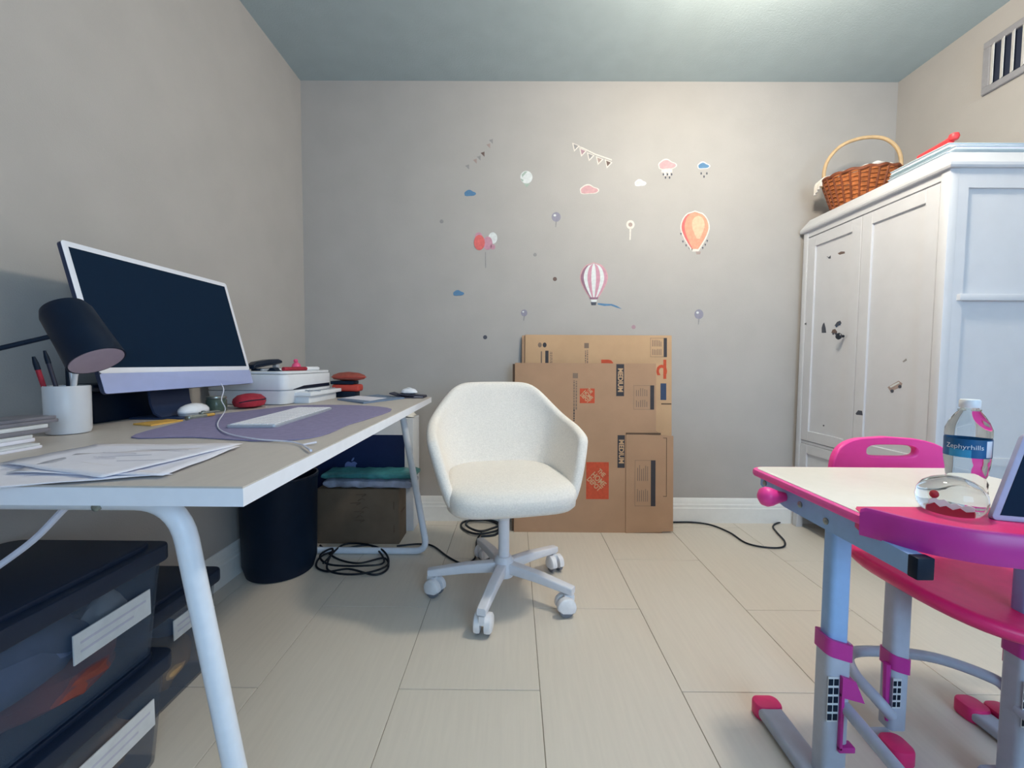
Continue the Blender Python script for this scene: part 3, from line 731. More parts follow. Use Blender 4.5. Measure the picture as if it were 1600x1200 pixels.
# front carton
tF, MF, LF = carton_sheet('flattened brown carton in front, printed MEDIUM twice', .004,.815, .925, 2.262,2.315,.016,'kraft')
yF = lambda px: carton_px(MF, 900, px).y
xr_ = carton_px(MF,1025,600).x
part('front_panel', 'kraft', tF, tf(MF, lambda b: prism(b, [(0,0,-.006),(.811,0,-.006),(.811,yF(680),-.006),(xr_,yF(672),-.006),(xr_,LF,-.006),(0,LF,-.006)], (0,0,.006))), True, smooth=False)
part('back_panel', 'kraft_edge', tF, tf(MF, lambda b: box(b, -.012,xr_-.004,.004,LF-.006,-.013,-.007)), True, smooth=False)
part('inner_panel', 'kraft_dark', tF, tf(MF, lambda b: box(b, -.006,xr_-.008,.008,LF-.010,-.020,-.014)), True, smooth=False)
x978 = carton_px(MF,978,677).x
part('overlap_panel', 'kraft', tF, tf(MF, lambda b: prism(b, [(x978,0,0),(.868,0.012,0),(.868,yF(680),0),(x978,yF(677),0)], (0,0,.005))), True, smooth=False)
part('panel_slit', 'kraft_edge', tF, tf(MF, lambda b: box(b, x978,carton_px(MF,1032,677).x,yF(678),yF(675.5),.0004,.0058)), True, smooth=False)
MF2 = MF @ Matrix.Translation((0,0,.0052))
def groove(b):
    a = carton_px(MF2,1042,684); c = carton_px(MF2,1036,776)
    for q in ((c.x-.0,a.x,a.y-.003,a.y),(a.x-.003,a.x,c.y,a.y),(c.x,a.x,c.y,c.y+.003)): box(b, *q, 0,.0006)
part('flap_crease', 'kraft_edge', tF, tf(MF2, groove), True, smooth=False)
for (x0,y0,x1,y1,MM) in ((963,569,975,619,MF),(965,680,976,731,MF)):
    pb = print_box(tF, MM, (x0,y0,x1,y1), 'print_black')
    c = carton_px(MM,(x0+x1)/2,(y0+y1)/2)
    lettering('MEDIUM', .038, MM @ Matrix.Translation((c.x,c.y,.001)) @ PR(-90), 'kraft_light', pb, True, .0003, .0012, .92)
logo(tF, MF, 906,607,929,630); logo(tF, MF, 916,722,951,780)
print_box(tF, MF, (895,583,903,591), 'print_grey'); blur_lines(tF, MF, 896,594,903,640, 'print_grey', 2); blur_lines(tF, MF, 896,640,899,658, 'print_black', 1)
info_panel(tF, MF, 990,602,1022,640, 1016)
info_panel(tF, MF2, 992,719,1024,791, 1017)

# ---------------------------------------------------------------- wall stickers
YS = YW
def wp(b, px, layer=0, th=.0006):
    d = V((0,-th,0)); prism(b, [ony(x,y,YS-.0002-.0007*layer) for x,y in px], d)
def wpart(name, m, t, px, layer=0): return part(name, m, t, lambda b: wp(b,px,layer), True, smooth=False)
def sticker(name, label, x, y, cat='sticker', group=None):
    return thing(name, label, cat, ony(x,y,YS), 0, group)
def cloudpx(cx, cy, w, h, ins=0):
    out = []
    for k in range(40):
        a = 2*pi*k/40; bumps = 1+.10*cos(3*a+.6)+.06*sin(5*a)
        x = (w/2-ins)*cos(a)*bumps; y = -(h/2-ins)*sin(a)*bumps*(1.15 if sin(a) > 0 else .7)
        out.append((cx+x, cy+y))
    return out
def cloud(label, cx,cy,w,h,m, border='st_cream', rain=0, rm='st_dark'):
    t = sticker('cloud_sticker', label, cx, cy, 'sticker', 'cloud stickers on the wall')
    if border: wpart('border', border, t, cloudpx(cx,cy,w,h))
    wpart('cloud', m, t, cloudpx(cx,cy,w,h,1.6 if border else 0), 1)
    for k in range(rain):
        x = cx-w*.22+w*.44*k/max(1,rain-1); y = cy+h*.5+3+5*(k%2)
        if border == 'st_cream' and rain > 3: wpart('rain_streak', border, t, [(x-2,cy+h*.3),(x+2,cy+h*.3),(x+2,y-1),(x-2,y-1)], 0)
        wpart('raindrop', rm, t, ell(x+1,y+2,1.2,2,8), 1)
cloud('small blue cloud sticker left of the pale green balloon', 734,303,18,10,'st_blue',None)
cloud('small blue cloud sticker below the pink balloon bunch', 716,459,17,9,'st_blue',None)
cloud('pink cloud sticker without rain above the striped balloon', 920,298,30,16,'st_pink')
cloud('tiny white cloud sticker beside the pink rain cloud', 1000,287,18,11,'st_cream','st_white')
cloud('pink rain cloud sticker with white streaks', 1042,259,29,17,'st_pink','st_cream',5)
cloud('blue rain cloud sticker above the peach balloon', 1099,260,20,12,'st_blue','st_white',3)
def balloon(label, cx, cy, r, L, m, m2='st_white'):
    t = sticker('balloon_sticker', label, cx, cy, 'sticker', 'lavender balloon stickers')
    wpart('balloon', m, t, ell(cx,cy,r,r*1.08), 0); wpart('highlight', m2, t, ell(cx-r*.3,cy-r*.35,r*.3,r*.26,14), 1)
    wpart('string', 'st_grey', t, [(cx-1,cy+r),(cx+1,cy+r),(cx-.2,cy+r+L),(cx-1.4,cy+r+L)], 0)
balloon('round lavender balloon sticker between green balloon and striped balloon', 869,339,7,9,'st_lav')
balloon('smallest lavender balloon sticker above the flattened cartons', 819,489,5,7,'st_lav')
balloon('lavender balloon sticker at lower right of the wall', 1092,491,7,9,'st_lav')
t = sticker('balloon_sticker', 'white outlined balloon sticker with long stem', 985,352)
wpart('outline', 'st_cream', t, ell(985,351,6.5,7)); wpart('centre', 'st_taupe', t, ell(985,351,3.2,3.4,14), 1)
wpart('string', 'st_cream', t, [(983.6,357),(986.4,357),(985.4,375),(983.4,375)])
t = sticker('balloon_sticker', 'pale green and white balloon sticker near top', 822,280)
wpart('envelope', 'st_white', t, ell(822.5,277,9.5,10)); wpart('stripe', 'st_green', t, [(815,273),(820,268),(824,268),(816,277)], 1); wpart('stripe', 'st_green', t, [(813.5,279),(818,281),(817,284),(814,281)], 1)
wpart('basket', 'st_green', t, [(818,286),(828,287),(823,293)])
t = sticker('balloon_bunch_sticker', 'bunch of red, rose and white balloons sticker with string', 760,380)
for cx,cy,rx,ry,m in ((748,370,6,7,'st_rose'),(770,372,7,9,'st_white'),(749,379,8.5,12,'st_red'),(762,380,7.5,10.5,'st_rose'),(770,386,4,4,'st_rose')):
    wpart('balloon', m, t, ell(cx,cy,rx,ry), {'st_white':0,'st_rose':1,'st_red':2}[m])
wpart('string', 'st_grey', t, [(758,394),(759,394),(759.5,419),(758,419)])
t = sticker('hot_air_balloon_sticker', 'rose and white striped hot air balloon sticker with blue ribbon', 928,445)
def env(cx,cy,w,h,f0,f1,n=16):
    L_, R_ = [], []
    for k in range(n+1):
        v = k/n; y = cy-h/2+h*v
        hw = w/2*(sqrt(max(0,1-((v-.42)/.42)**2)) if v < .42 else (1-.78*((v-.42)/.58)**1.5))
        L_.append((cx+hw*f0,y)); R_.append((cx+hw*f1,y))
    return L_+R_[::-1]
wpart('border', 'st_pink', t, env(928,439,44,58,-1,1)); 
for k,(a,c) in enumerate(((-1,-.78),(-.78,-.5),(-.5,-.2),(-.2,.16),(.16,.48),(.48,.78),(.78,1))):
    wpart('stripe', ['st_plum','st_white','st_rose','st_white','st_rose','st_white','st_rose'][k], t, env(928,439,41,55,a,c), 1)
wpart('collar', 'st_plum', t, [(921,464.5),(935,464.5),(934,467.5),(922,467.5)], 2)
wpart('cords', 'st_white', t, [(923,468),(933,468),(932,472),(924,472)]); wpart('basket', 'st_dark', t, [(923,472),(932,472),(931,477),(924,477)])
wpart('ribbon', 'st_blue', t, [(934,473.5),(945,474.5),(956,475),(964,478),(972,483),(963,480.5),(955,477.5),(944,478),(934,476)])
t = sticker('hot_air_balloon_sticker', 'peach hot air balloon sticker with small flag garland', 1087,364)
wpart('border', 'st_cream', t, env(1086,361,46,64,-1,1)); wpart('envelope', 'st_peach', t, env(1086,360,42,58,-1,1), 1)
wpart('panel', 'st_peachlight', t, env(1091,355,20,36,-1,1), 2); wpart('panel', 'st_red', t, env(1086,360,42,58,-1,-.78), 2)
wpart('basket', 'st_taupe', t, [(1087,393),(1095,393),(1094,397.5),(1088,397.5)])
for x,y in ((1064,366),(1067,378),(1072,384),(1077,388),(1081,391),(1098,388),(1102,383),(1105,377)):
    wpart('garland_flag', 'st_dark', t, [(x-1.3,y-2),(x+1.3,y-2),(x,y+2)])
t = sticker('bunting_sticker', 'faded bunting sticker of six flags rising to the right', 748,243)
for x,y,m in ((731,261,'st_grey'),(743,252,'st_taupe'),(749,247,'st_grey'),(755,241,'st_brown'),(764,228,'st_taupe'),(768,221,'st_grey')):
    wpart('flag', m, t, [(x-4,y-2),(x+2,y-4),(x+2,y+4)])
t = sticker('bunting_sticker', 'cream edged bunting sticker of five flags falling to right', 926,244)
for (x,y),m in zip(((900,229),(911,237),(923,244),(937,250),(951,255)), ('st_grey','st_mauve','st_grey','st_taupe','st_brown')):
    wpart('flag_border', 'st_cream', t, [(x-6,y-6),(x+6,y-1),(x-3,y+8)]); wpart('flag', m, t, [(x-4,y-4),(x+3.5,y-1),(x-2,y+5)], 1)
wpart('string', 'st_cream', t, [(896,225),(912,231),(930,240),(956,249),(956,251),(930,242),(912,233),(896,227)])
for x,y,r,m,lb in ((836,398,2.8,'st_grey','faint grey dot sticker beside the pink balloon bunch'),(867,436,3.2,'st_brown','grey brown dot sticker left of the striped balloon'),(758,527,3.2,'st_dark','dark dot sticker low on wall left of the cartons'),(990,511,3.2,'st_mauve','mauve dot sticker just above the rear carton'),(690,346,3,'st_grey','tiny grey smudge sticker at far left of group')):
    o = part('dot_sticker', m, None, lambda b: wp(b, ell(x,y,r,r,16)), smooth=False); tag(o, lb, 'sticker', 'dot stickers')

# ---------------------------------------------------------------- white wardrobe
XF, Y1w, Y0w = 1.614, 2.400, 1.607
t = thing('wardrobe', 'white two-door wardrobe with drawer against the right wall', 'wardrobe', (1.86,2.0,0))
XB = 2.105
def wbody(b):
    box(b, XF+.022,XB,Y0w+.012,Y1w-.012,.10,1.655)
part('carcass', 'wardrobe_white', t, wbody, True, smooth=False)
for y in (Y0w,Y1w-.035):
    for x in (XF,XB-.035):
        part('post', 'wardrobe_white', t, lambda b: box(b, x,x+.035,y,y+.035,0,1.655,bev=.003), True)
part('top_rail', 'wardrobe_white', t, lambda b: box(b, XF+.004,XF+.024,Y0w+.033,Y1w-.033,1.624,1.655), True, smooth=False)
part('bottom_rail', 'wardrobe_white', t, lambda b: box(b, XF+.006,XF+.03,Y0w+.033,Y1w-.033,.10,.13), True, smooth=False)
def cornice(b):
    e0, e1 = .014, -.020
    def ring(z,e): return [(XF-e,Y0w-e,z),(XB,Y0w-e,z),(XB,Y1w+min(e,.01),z),(XF-e,Y1w+min(e,.01),z)]
    loft(b, [ring(1.655,.012),ring(1.662,.016),ring(1.672,.016),ring(1.676,.012),ring(1.722,-.018)])
part('cornice', 'wardrobe_white', t, cornice, True, angle=15)
def framed(name, y0,y1,z0,z1,st,parent):
    x0,x1 = XF+.002,XF+.021
    def fr(b):
        box(b, x0,x1,y0,y0+st,z0,z1,bev=.0015,seg=1); box(b, x0,x1,y1-st,y1,z0,z1,bev=.0015,seg=1)
        box(b, x0,x1,y0+st,y1-st,z0,z0+st,bev=.0015,seg=1); box(b, x0,x1,y0+st,y1-st,z1-st,z1,bev=.0015,seg=1)
    d = part(name, 'wardrobe_white', parent, fr, True, smooth=False)
    part('panel', 'wardrobe_white', d, lambda b: box(b, x0+.009,x1-.002,y0+st-.005,y1-st+.005,z0+st-.005,z1-st+.005), True, smooth=False)
    return d
mid = 2.004
dl = framed('door', mid+.002,Y1w-.038,.505,1.617,.055,t)
dr = framed('door', Y0w+.038,mid-.002,.505,1.617,.055,t)
for z0,z1 in ((.135,.485),):
    framed('drawer', Y0w+.038,Y1w-.038,z0,z1,.05,t)
part('middle_rail', 'wardrobe_white', t, lambda b: box(b, XF+.006,XF+.024,Y0w+.033,Y1w-.033,.488,.502), True, smooth=False)
kp = onx(1322,525,XF)
part('knob', 'knob_dark', dl, lambda b: lathe(b, [(.007,0),(.006,.012),(.014,.017),(.017,.024),(.013,.030),(.003,.032)], 24, Matrix.Translation((XF+.003,kp.y+.02,kp.z)) @ Matrix.Rotation(radians(-90),4,'Y')), True)
SY0, SY1 = Y0w+.001, Y0w+.016
for x0,x1 in ((XF+.034,XF+.072),(XB-.072,XB-.034)):
    part('side_stile', 'wardrobe_white', t, lambda b: box(b, x0,x1,SY0,SY1,.10,1.656), True, smooth=False)
for z0,z1 in ((.10,.16),(.540,.568),(1.585,1.656)):
    part('side_rail', 'wardrobe_white', t, lambda b: box(b, XF+.072,XB-.072,SY0,SY1,z0,z1), True, smooth=False)
part('side_batten', 'wardrobe_white', t, lambda b: box(b, XF+.05,XB-.05,Y0w-.012,Y0w+.014,1.168,1.192,bev=.002), True)
# stickers on the doors
XD, XP = XF+.002, XF+.011
def dp(b, px, X): prism(b, [onx(x,y,X) for x,y in px], (-.0006,0,0))
def dsticker(name, label, px, m, X=XP, extra=()):
    if not extra:
        o = part(name, m, None, lambda b: dp(b,px,X), smooth=False); tag(o, label, 'sticker', 'door stickers'); return
    c = onx(sum(p[0] for p in px)/len(px), sum(p[1] for p in px)/len(px), X)
    o = thing(name, label, 'sticker', c, 0, 'door stickers'); part('shape', m, o, lambda b: dp(b,px,X), True, smooth=False)
    for n_, p2, m2 in extra: part(n_, m2, o, lambda b: dp(b,p2,X-.0007), True, smooth=False)
dsticker('plane_sticker','small dark sticker, upper left of pair near top of left door',[(1292,400),(1295,402),(1298,399),(1298,404),(1295,404)],'st_dark')
dsticker('plane_sticker','small dark sticker, right of pair near top of left door',[(1309,396),(1314,393),(1320,393),(1320,396),(1312,398)],'st_brown')
dsticker('speck_sticker','tiny dark sticker on the left edge stile of left door',[(1256,506),(1260,504),(1260,508)],'st_dark',XD)
dsticker('rocket_sticker','dark pointed sticker left of the door knob',[(1286,506),(1288,504),(1290,512),(1291,520),(1284,520),(1284,512)],'st_dark')
dsticker('car_sticker','red brown sticker just left of the door knob',[(1299,520),(1301,515),(1305,514),(1308,518),(1308,522)],'st_brown',extra=[('wheel',ell(1302,521.5,1.6,1.6,10),'st_dark'),('wheel',ell(1306,521.5,1.6,1.6,10),'st_dark')])
dsticker('car_sticker','dark sticker just above the door knob',[(1304,509),(1308,503),(1313,501),(1315,505),(1309,510)],'st_dark',extra=[('wheel',ell(1307,510,1.5,1.5,10),'st_navy'),('wheel',ell(1312,507,1.5,1.5,10),'st_navy')])
dsticker('speck_sticker','tiny grey sticker above the bus sticker',[(1410,565),(1416,560),(1417,563),(1412,566)],'st_grey')
dsticker('bus_sticker','taupe bus sticker tilted on the right door',[(1387,605),(1404,595),(1410,599),(1408,604),(1392,612)],'st_taupe',extra=[('wheel',ell(1394,611,2.6,2.6,12),'st_dark'),('wheel',ell(1406,604,2.6,2.6,12),'st_dark'),('window_band',[(1390,604),(1404,596.5),(1406,598.5),(1392,606)],'st_white')])
dsticker('truck_sticker','dark sticker low on the right door above pink chair',[(1337,646),(1341,641),(1347,642),(1348,649),(1338,648)],'st_dark',XD)
dsticker('speck_sticker','tiny dark speck sticker low on the left door',ell(1287,665,1.3,1.3,8),'st_dark')

# things on the wardrobe
ZW = 1.7225
BC = V((1.75,2.19,ZW))
t = thing('wicker_basket', 'brown wicker basket with tall cane handle on the wardrobe', 'basket', BC, radians(-24))
BH, ba, bb = .150, .112, .090
def brad(z): return 1+.42*(z/BH)
NS = 26
def weave(b):
    rows = 15
    for i in range(rows):
        z = .006+(BH-.012)*i/(rows-1); k = brad(z); P_ = []
        for j in range(NS*4):
            a = 2*pi*j/(NS*4); o_ = .0028*cos(NS/2*a+(pi if i%2 else 0))
            P_.append((cos(a)*(ba*k+o_), sin(a)*(bb*k+o_), z))
        tube(b, P_, .0054, 6, True)
o = part('weave', 'wicker', t, weave); o['kind'] = 'stuff'
for j in range(NS):
    a = 2*pi*(j+.5)/NS
    part('stake', 'wicker_dark', t, lambda b: tube(b, [(cos(a)*(ba*brad(z)+.003),sin(a)*(bb*brad(z)+.003),z) for z in (.004,BH*.5,BH)], .0056, 6))
part('rim', 'wicker_dark', t, lambda b: tube(b, [(cos(2*pi*j/90)*(ba*1.43+.003*cos(15*2*pi*j/90)),sin(2*pi*j/90)*(bb*1.43+.003*cos(15*2*pi*j/90)),BH+.002+.003*sin(15*2*pi*j/90)) for j in range(90)], .009, 8, True))
part('base', 'wicker_dark', t, lambda b: lathe(b, [(.01,0),(1,0),(1,.006),(.01,.006)], 40, sx=ba, sy=bb))
part('handle', 'cane', t, lambda b: tube(b, spline([(-.100,0,.02),(-.142,0,.11),(-.156,0,.19),(-.139,0,.265),(-.085,0,.325),(0,0,.345),(.085,0,.325),(.139,0,.265),(.156,0,.19),(.142,0,.11),(.100,0,.02)],6), .0085, 10))
for s_ in (-1,1):
    part('handle_binding', 'cane', t, lambda b: [tube(b, [(s_*.156+.0095*cos(2*pi*j/14), .0095*sin(2*pi*j/14), .13+.007*i) for j in range(14)], .003, 5, True) for i in range(5)])
t = thing('lace_cloth', 'white lace cloth spilling out of the wicker basket', 'cloth', BC+V((0,0,.1)))
def laceb(b):
    for k in range(26):
        a = random.uniform(0,2*pi); rr_ = sqrt(random.random())*.80
        p = V((cos(a)*ba*1.3*rr_, sin(a)*bb*1.3*rr_, .148+.03*(1-rr_)))
        P_ = [p+V((.035*cos(j*1.1+k),.030*sin(j*1.3+k*2),.012*sin(j*1.9+k))) for j in range(7)]
        tube(b, spline(P_,5), .0075, 6, flat=2.0)
    for k in range(4):
        p = V((-.155-.004*k,-.02+.02*k,.150))
        tube(b, spline([p+V((.05,0,.014)),p+V((.01,0,.016)),p+V((-.012,.004,.006)),p+V((-.014,.01,-.02-.008*k))],6), .007, 6, flat=1.8)
    bmesh.ops.transform(b, matrix=Matrix.Translation(BC) @ Matrix.Rotation(radians(-24),4,'Z'), verts=b.verts[:])
part('folds', 'lace', t, laceb, True)
zz = ZW
for i,(x0,x1,y0,y1,h,lb) in enumerate(((1.645,1.98,1.66,1.915,.018,'lowest pale blue folder of the pile on the wardrobe'),(1.66,1.985,1.64,1.925,.016,'second pale blue folder of the pile on the wardrobe'),(1.65,1.97,1.655,1.91,.016,'third pale blue folder in the pile beneath red toy'))):
    o = thing('folder', lb, 'folder', ((x0+x1)/2,(y0+y1)/2,zz), 0, 'folders on the wardrobe')
    part('cover', 'folder_blue', o, lambda b: slab(b, rrect(x0,x1,y0,y1,.006,3), zz,zz+.003,.001), True)
    part('pages', 'paper', o, lambda b: box(b, x0+.006,x1-.003,y0+.003,y1-.003,zz+.0031,zz+h-.0036), True, smooth=False)
    part('cover', 'folder_blue', o, lambda b: slab(b, rrect(x0,x1,y0,y1,.006,3), zz+h-.0035,zz+h-.0005,.001), True)
    zz += h
t = thing('toy', 'red plastic toy with round knob lying on the folders', 'toy', (1.685,1.74,zz))
part('handle', 'red', t, lambda b: tube(b, [(1.675,1.80,zz+.012),(1.675,1.72,zz+.014),(1.675,1.67,zz+.018)], [.010,.012,.013], 10), True)
part('knob', 'red', t, lambda b: lathe(b, [(.003,0),(.013,.003),(.017,.013),(.014,.024),(.004,.029)], 20, Matrix.Translation((1.678,1.665,zz+.012))), True)
part('plate', 'red', t, lambda b: slab(b, rrect(1.665,1.70,1.68,1.82,.01,3), zz,zz+.006,.002), True)

# ---------------------------------------------------------------- white office chair
CC = V((-.037,1.657,0))
t = thing('office_chair', 'white upholstered tub office chair on five casters', 'chair', CC, radians(-168))   # local +y is the front
def shell(bm):
    NA, NV = 21, 8
    def plan(u, a, bk, c, n=2.9):
        # u in [-1,1]; |u|<.62 -> back curve, beyond -> arm
        s = 1 if u >= 0 else -1; au = abs(u)
        if au <= .66:
            th = au/.66*pi/2
            return V((s*a*abs(sin(th))**(2/n), -bk*abs(cos(th))**(2/n)))
        return V((s*a*(1-.03*((au-.66)/.34)**2), c*(au-.66)/.34))
    def top(u):
        a = abs(u)
        if a < .25: return .838-.003*(a/.25)**2
        if a < .62: k = (a-.25)/.37; return .835-.150*(k**1.25*(1.9-.9*k))*.92-.006*k
        k = (a-.62)/.38; return .691-.047*k
    g = []
    for i in range(NA):
        u = -1+2*i/(NA-1); row = []
        for j in range(NV):
            v = j/(NV-1); z = .405+(top(u)-.405)*v; fl = v**.8
            P_ = plan(u, .232+.082*fl*(1-.62*max(0,z-.65)/.19), .205+.075*fl, .215-.075*v**1.6)
            row.append(bm.verts.new((P_.x, P_.y, z)))
        g.append(row)
    for i in range(NA-1):
        for j in range(NV-1): bm.faces.new((g[i][j],g[i+1][j],g[i+1][j+1],g[i][j+1]))
bm = B(); shell(bm); sh = mk('backrest_shell', bm, 'boucle', t)
md = sh.modifiers.new('thick','SOLIDIFY'); md.thickness = .042; md.offset = -1
md = sh.modifiers.new('smooth','SUBSURF'); md.levels = 2; md.render_levels = 2
def cushion(bm):
    R_ = []; N = 48
    for z, k in ((.394,.84),(.398,.95),(.412,1.0),(.450,1.012),(.473,1.0),(.488,.965),(.495,.88),(.499,.70),(.502,.45),(.503,.15)):
        ring = []
        for j in range(N):
            a = 2*pi*j/N; c, s = cos(a), sin(a)
            e_ = .40 if s > 0 else .6; x = .228*math.copysign(abs(c)**e_,c)*k; y = .236*math.copysign(abs(s)**e_,s)*k
            zz_ = z - (.016*max(0,y/.225)**3 if z > .46 else 0)
            ring.append((x*(1+.06*y/.225), y+.024+.010*(1-abs(x)/.228), zz_))
        R_.append(ring)
    loft(bm, R_)
part('seat_cushion', 'boucle', t, cushion, angle=80)
part('seat_pan', 'chair_white', t, lambda b: slab(b, rrect(-.15,.15,-.15,.15,.05), .378,.40,.006))
part('gas_column', 'chair_white', t, lambda b: lathe(b, [(.022,.10),(.0225,.30),(.027,.305),(.027,.39),(.01,.39)], 28))
part('hub', 'chair_white', t, lambda b: lathe(b, [(.02,.070),(.040,.072),(.043,.085),(.040,.135),(.030,.150),(.022,.152)], 32))
for k in range(5):
    a = radians(185+72*k+168); d = V((cos(a),sin(a),0)); s = V((-sin(a),cos(a),0))
    def leg(b):
        R_ = []
        for r_, w_, z0, z1 in ((.03,.019,.088,.130),(.15,.0185,.088,.124),(.295,.0165,.078,.106),(.302,.0155,.080,.104)):
            R_.append([d*r_+s*x+V((0,0,z)) for x,z in rrect(-w_,w_,z0,z1,.005,3)])
        loft(b, R_)
    part('leg', 'chair_white', t, leg)
    c = d*.287; ang = a+radians(60+35*k)
    MC = Matrix.Translation(c) @ Matrix.Rotation(ang,4,'Z') @ Matrix.Diagonal((1.25,1.3,1.32,1))
    def hood(b):
        for sx_ in (-1,1):
            R_ = []
            for x_, rr_ in ((.006,.0265),(.014,.0275),(.022,.0265),(.026,.021)):
                P_ = [(sx_*x_, .012+rr_*cos(radians(q)), .0285+rr_*sin(radians(q))) for q in range(-10,221,14)]
                R_.append(P_+[(sx_*x_,.012-.5*rr_,.014),(sx_*x_,.012+.6*rr_,.016)])
            loft(b, R_)
        box(b, -.008,.008,-.012,.016,.035,.058)
        bmesh.ops.transform(b, matrix=MC, verts=b.verts[:])
    cs = part('caster', 'caster_white', t, hood)
    def whl(b):
        for sx_ in (-1,1): lathe(b, [(.004,-.006),(.0215,-.0055),(.0225,-.003),(.0225,.003),(.0215,.0055),(.004,.006)], 24, MC @ Matrix.Translation((sx_*.0145,.012,.0228)) @ Matrix.Rotation(radians(90),4,'Y'))
    part('wheel', 'caster_grey', cs, whl)
    part('stem', 'caster_grey', cs, lambda b: lathe(b, [(.005,.05),(.005,.09),(.003,.09)], 10, Matrix.Translation(c)))

# ---------------------------------------------------------------- pink children's desk
KZ = .65
KX0, KX1, KY0, KY1 = .632, 1.19, .752, 1.128
t = kd_ = thing('child_desk', 'white topped child desk with pink trim and pale posts tinted daylight blue', 'desk', (.9,.9,0))
OUT = rrect(KX0,KX1,KY0-.10,KY1,.035,6)
part('tabletop', 'kid_top', t, lambda b: slab(b, rrect(KX0+.010,KX1-.010,KY0-.008,KY1-.010,.026,6), KZ-.004,KZ,.001), True)
part('edge_trim', 'kid_pink', t, lambda b: slab(b, rrect(KX0,KX1,KY0-.014,KY1,.034,6), KZ-.020,KZ-.0015,.006), True)
TO = [(p.x,p.y) for p in spline([onz(x,y,KZ+.012) for x,y in ((1346,793),(1372,799),(1420,811),(1470,821),(1520,829),(1560,834),(1600,838))], 3)]
TO += [(p.x,p.y) for p in spline([(TO[-1][0],TO[-1][1],0),(TO[-1][0]+.12,TO[-1][1]-.015,0),(1.16,.70,0),(1.20,.76,0)], 4)][1:]
def tray(b):
    poly = TO+[(1.20,.80),(.66,.80),(.65,.79)]
    prism(b, [(x,y,KZ-.034) for x,y in poly], (0,0,.0355))
part('tray', 'kid_seat', t, tray, True)
def lip(b):
    R_ = []
    for i,(x,y) in enumerate(TO):
        a = V(TO[max(0,i-1)]); c = V(TO[min(len(TO)-1,i+1)]); d = (c-a).normalized(); n_ = V((d.y,-d.x))
        h = .014 if i > 0 else .010
        R_.append([(x+n_.x*o,y+n_.y*o,KZ+z) for o,z in ((.005,-.038),(.008,-.030),(.008,h-.006),(.004,h),(-.003,h),(-.005,h-.006),(-.005,-.030))])
    loft(b, R_)
part('tray_lip', 'kid_magenta', t, lip, True, angle=35)
RX = .664
def rail(b):
    prof = [(1.10,.629),(1.10,.607),(1.065,.592),(1.0,.581),(.680,.578),(.680,.612),(.74,.6145),(.77,.629)]
    prism(b, [(RX-.012,y,z) for y,z in prof], (.024,0,0))
part('side_rail', 'kid_metal', t, rail, True, smooth=False)
part('rail_cap', 'black', t, lambda b: box(b, RX-.014,RX+.014,.664,.682,.577,.6135,bev=.002), True)
for y,z in ((1.08,KZ-.034),(.945,KZ-.044),(.865,KZ-.052)):
    part('screw', 'steel', t, lambda b: lathe(b, [(.007,0),(.007,.002),(.004,.004)], 14, Matrix.Translation((RX-.012,y,z)) @ Matrix.Rotation(radians(-90),4,'Y')), True)
kn = V((RX-.012,1.0,.606))
part('crank_knob', 'kid_chairpink', t, lambda b: lathe(b, [(.010,0),(.013,.010),(.017,.022),(.022,.034),(.0235,.044),(.020,.054),(.010,.061),(.002,.063)], 24, Matrix.Translation(kn) @ Matrix.Rotation(radians(-90),4,'Y')), True)
def post(px, py, inner=True):
    M_ = Matrix.Translation((px,py,0))
    part('upper_post', 'kid_metal', t, lambda b: loft(b, [[(x,y,z) for x,y in rrect(px-.019,px+.023,py-.017,py+.017,.010)] for z in (.25,KZ-.03)]), True)
    part('lower_post', 'kid_grey', t, lambda b: loft(b, [[(x,y,z) for x,y in rrect(px-.024,px+.028,py-.022,py+.022,.012)] for z in (.03,.335)]), True)
    part('collar', 'kid_magenta', t, lambda b: loft(b, [[(x,y,z-.10*(x-px)*sl) for x,y in rrect(px-.027,px+.031,py-.025,py+.025,.013)] for z,sl in ((.306,3),(.318,3),(.342,3))]), True)
    part('scale_strip', 'label_white', t, lambda b: box(b, px-.023,px-.001,py-.0235,py-.0218,.170,.268), True, smooth=False)
    def marks(b):
        for k in range(5):
            for j in range(2): box(b, px-.0225+.0115*j,px-.0135+.0115*j,py-.0245,py-.0230,.174+.019*k,.1875+.019*k)
    part('scale_marks', 'black', t, marks, True, smooth=False)['kind'] = 'stuff'
    def br(b):
        prism(b, [(px+.002,py-.030,.272),(px+.030,py-.030,.262),(px+.050,py-.030,.215),(px+.002,py-.030,.228)], (0,.045,0))
        box(b, px+.002,px+.009,py-.0295,py-.02,.11,.235,bev=.002); box(b, px+.002,px+.036,py-.0295,py-.01,.105,.118,bev=.002)
    part('bracket', 'kid_magenta', t, br, True)
    part('foot_bar', 'kid_grey', t, lambda b: loft(b, [[(px-.018+x,y,z) for x,z in rrect(-.030,.030,.006,.036,.010,3)] for y in (.60,1.060 if px < .8 else .90)]), True)
    for y0,y1 in ((.56,.605),(1.045,1.090)) if px < .8 else ((.56,.605),):
        part('foot_cap', 'kid_seat', t, lambda b: slab(b, rrect(px-.052,px+.016,y0,y1,.018), 0,.040,.006), True)
post(.688,.880); post(1.085,.870)
part('footrest', 'kid_grey', t, lambda b: tube(b, round_path([(.705,.862,.20),(.705,.60,.17),(1.07,.60,.17),(1.07,.86,.20)], .07, 8), .0125, 12), True)

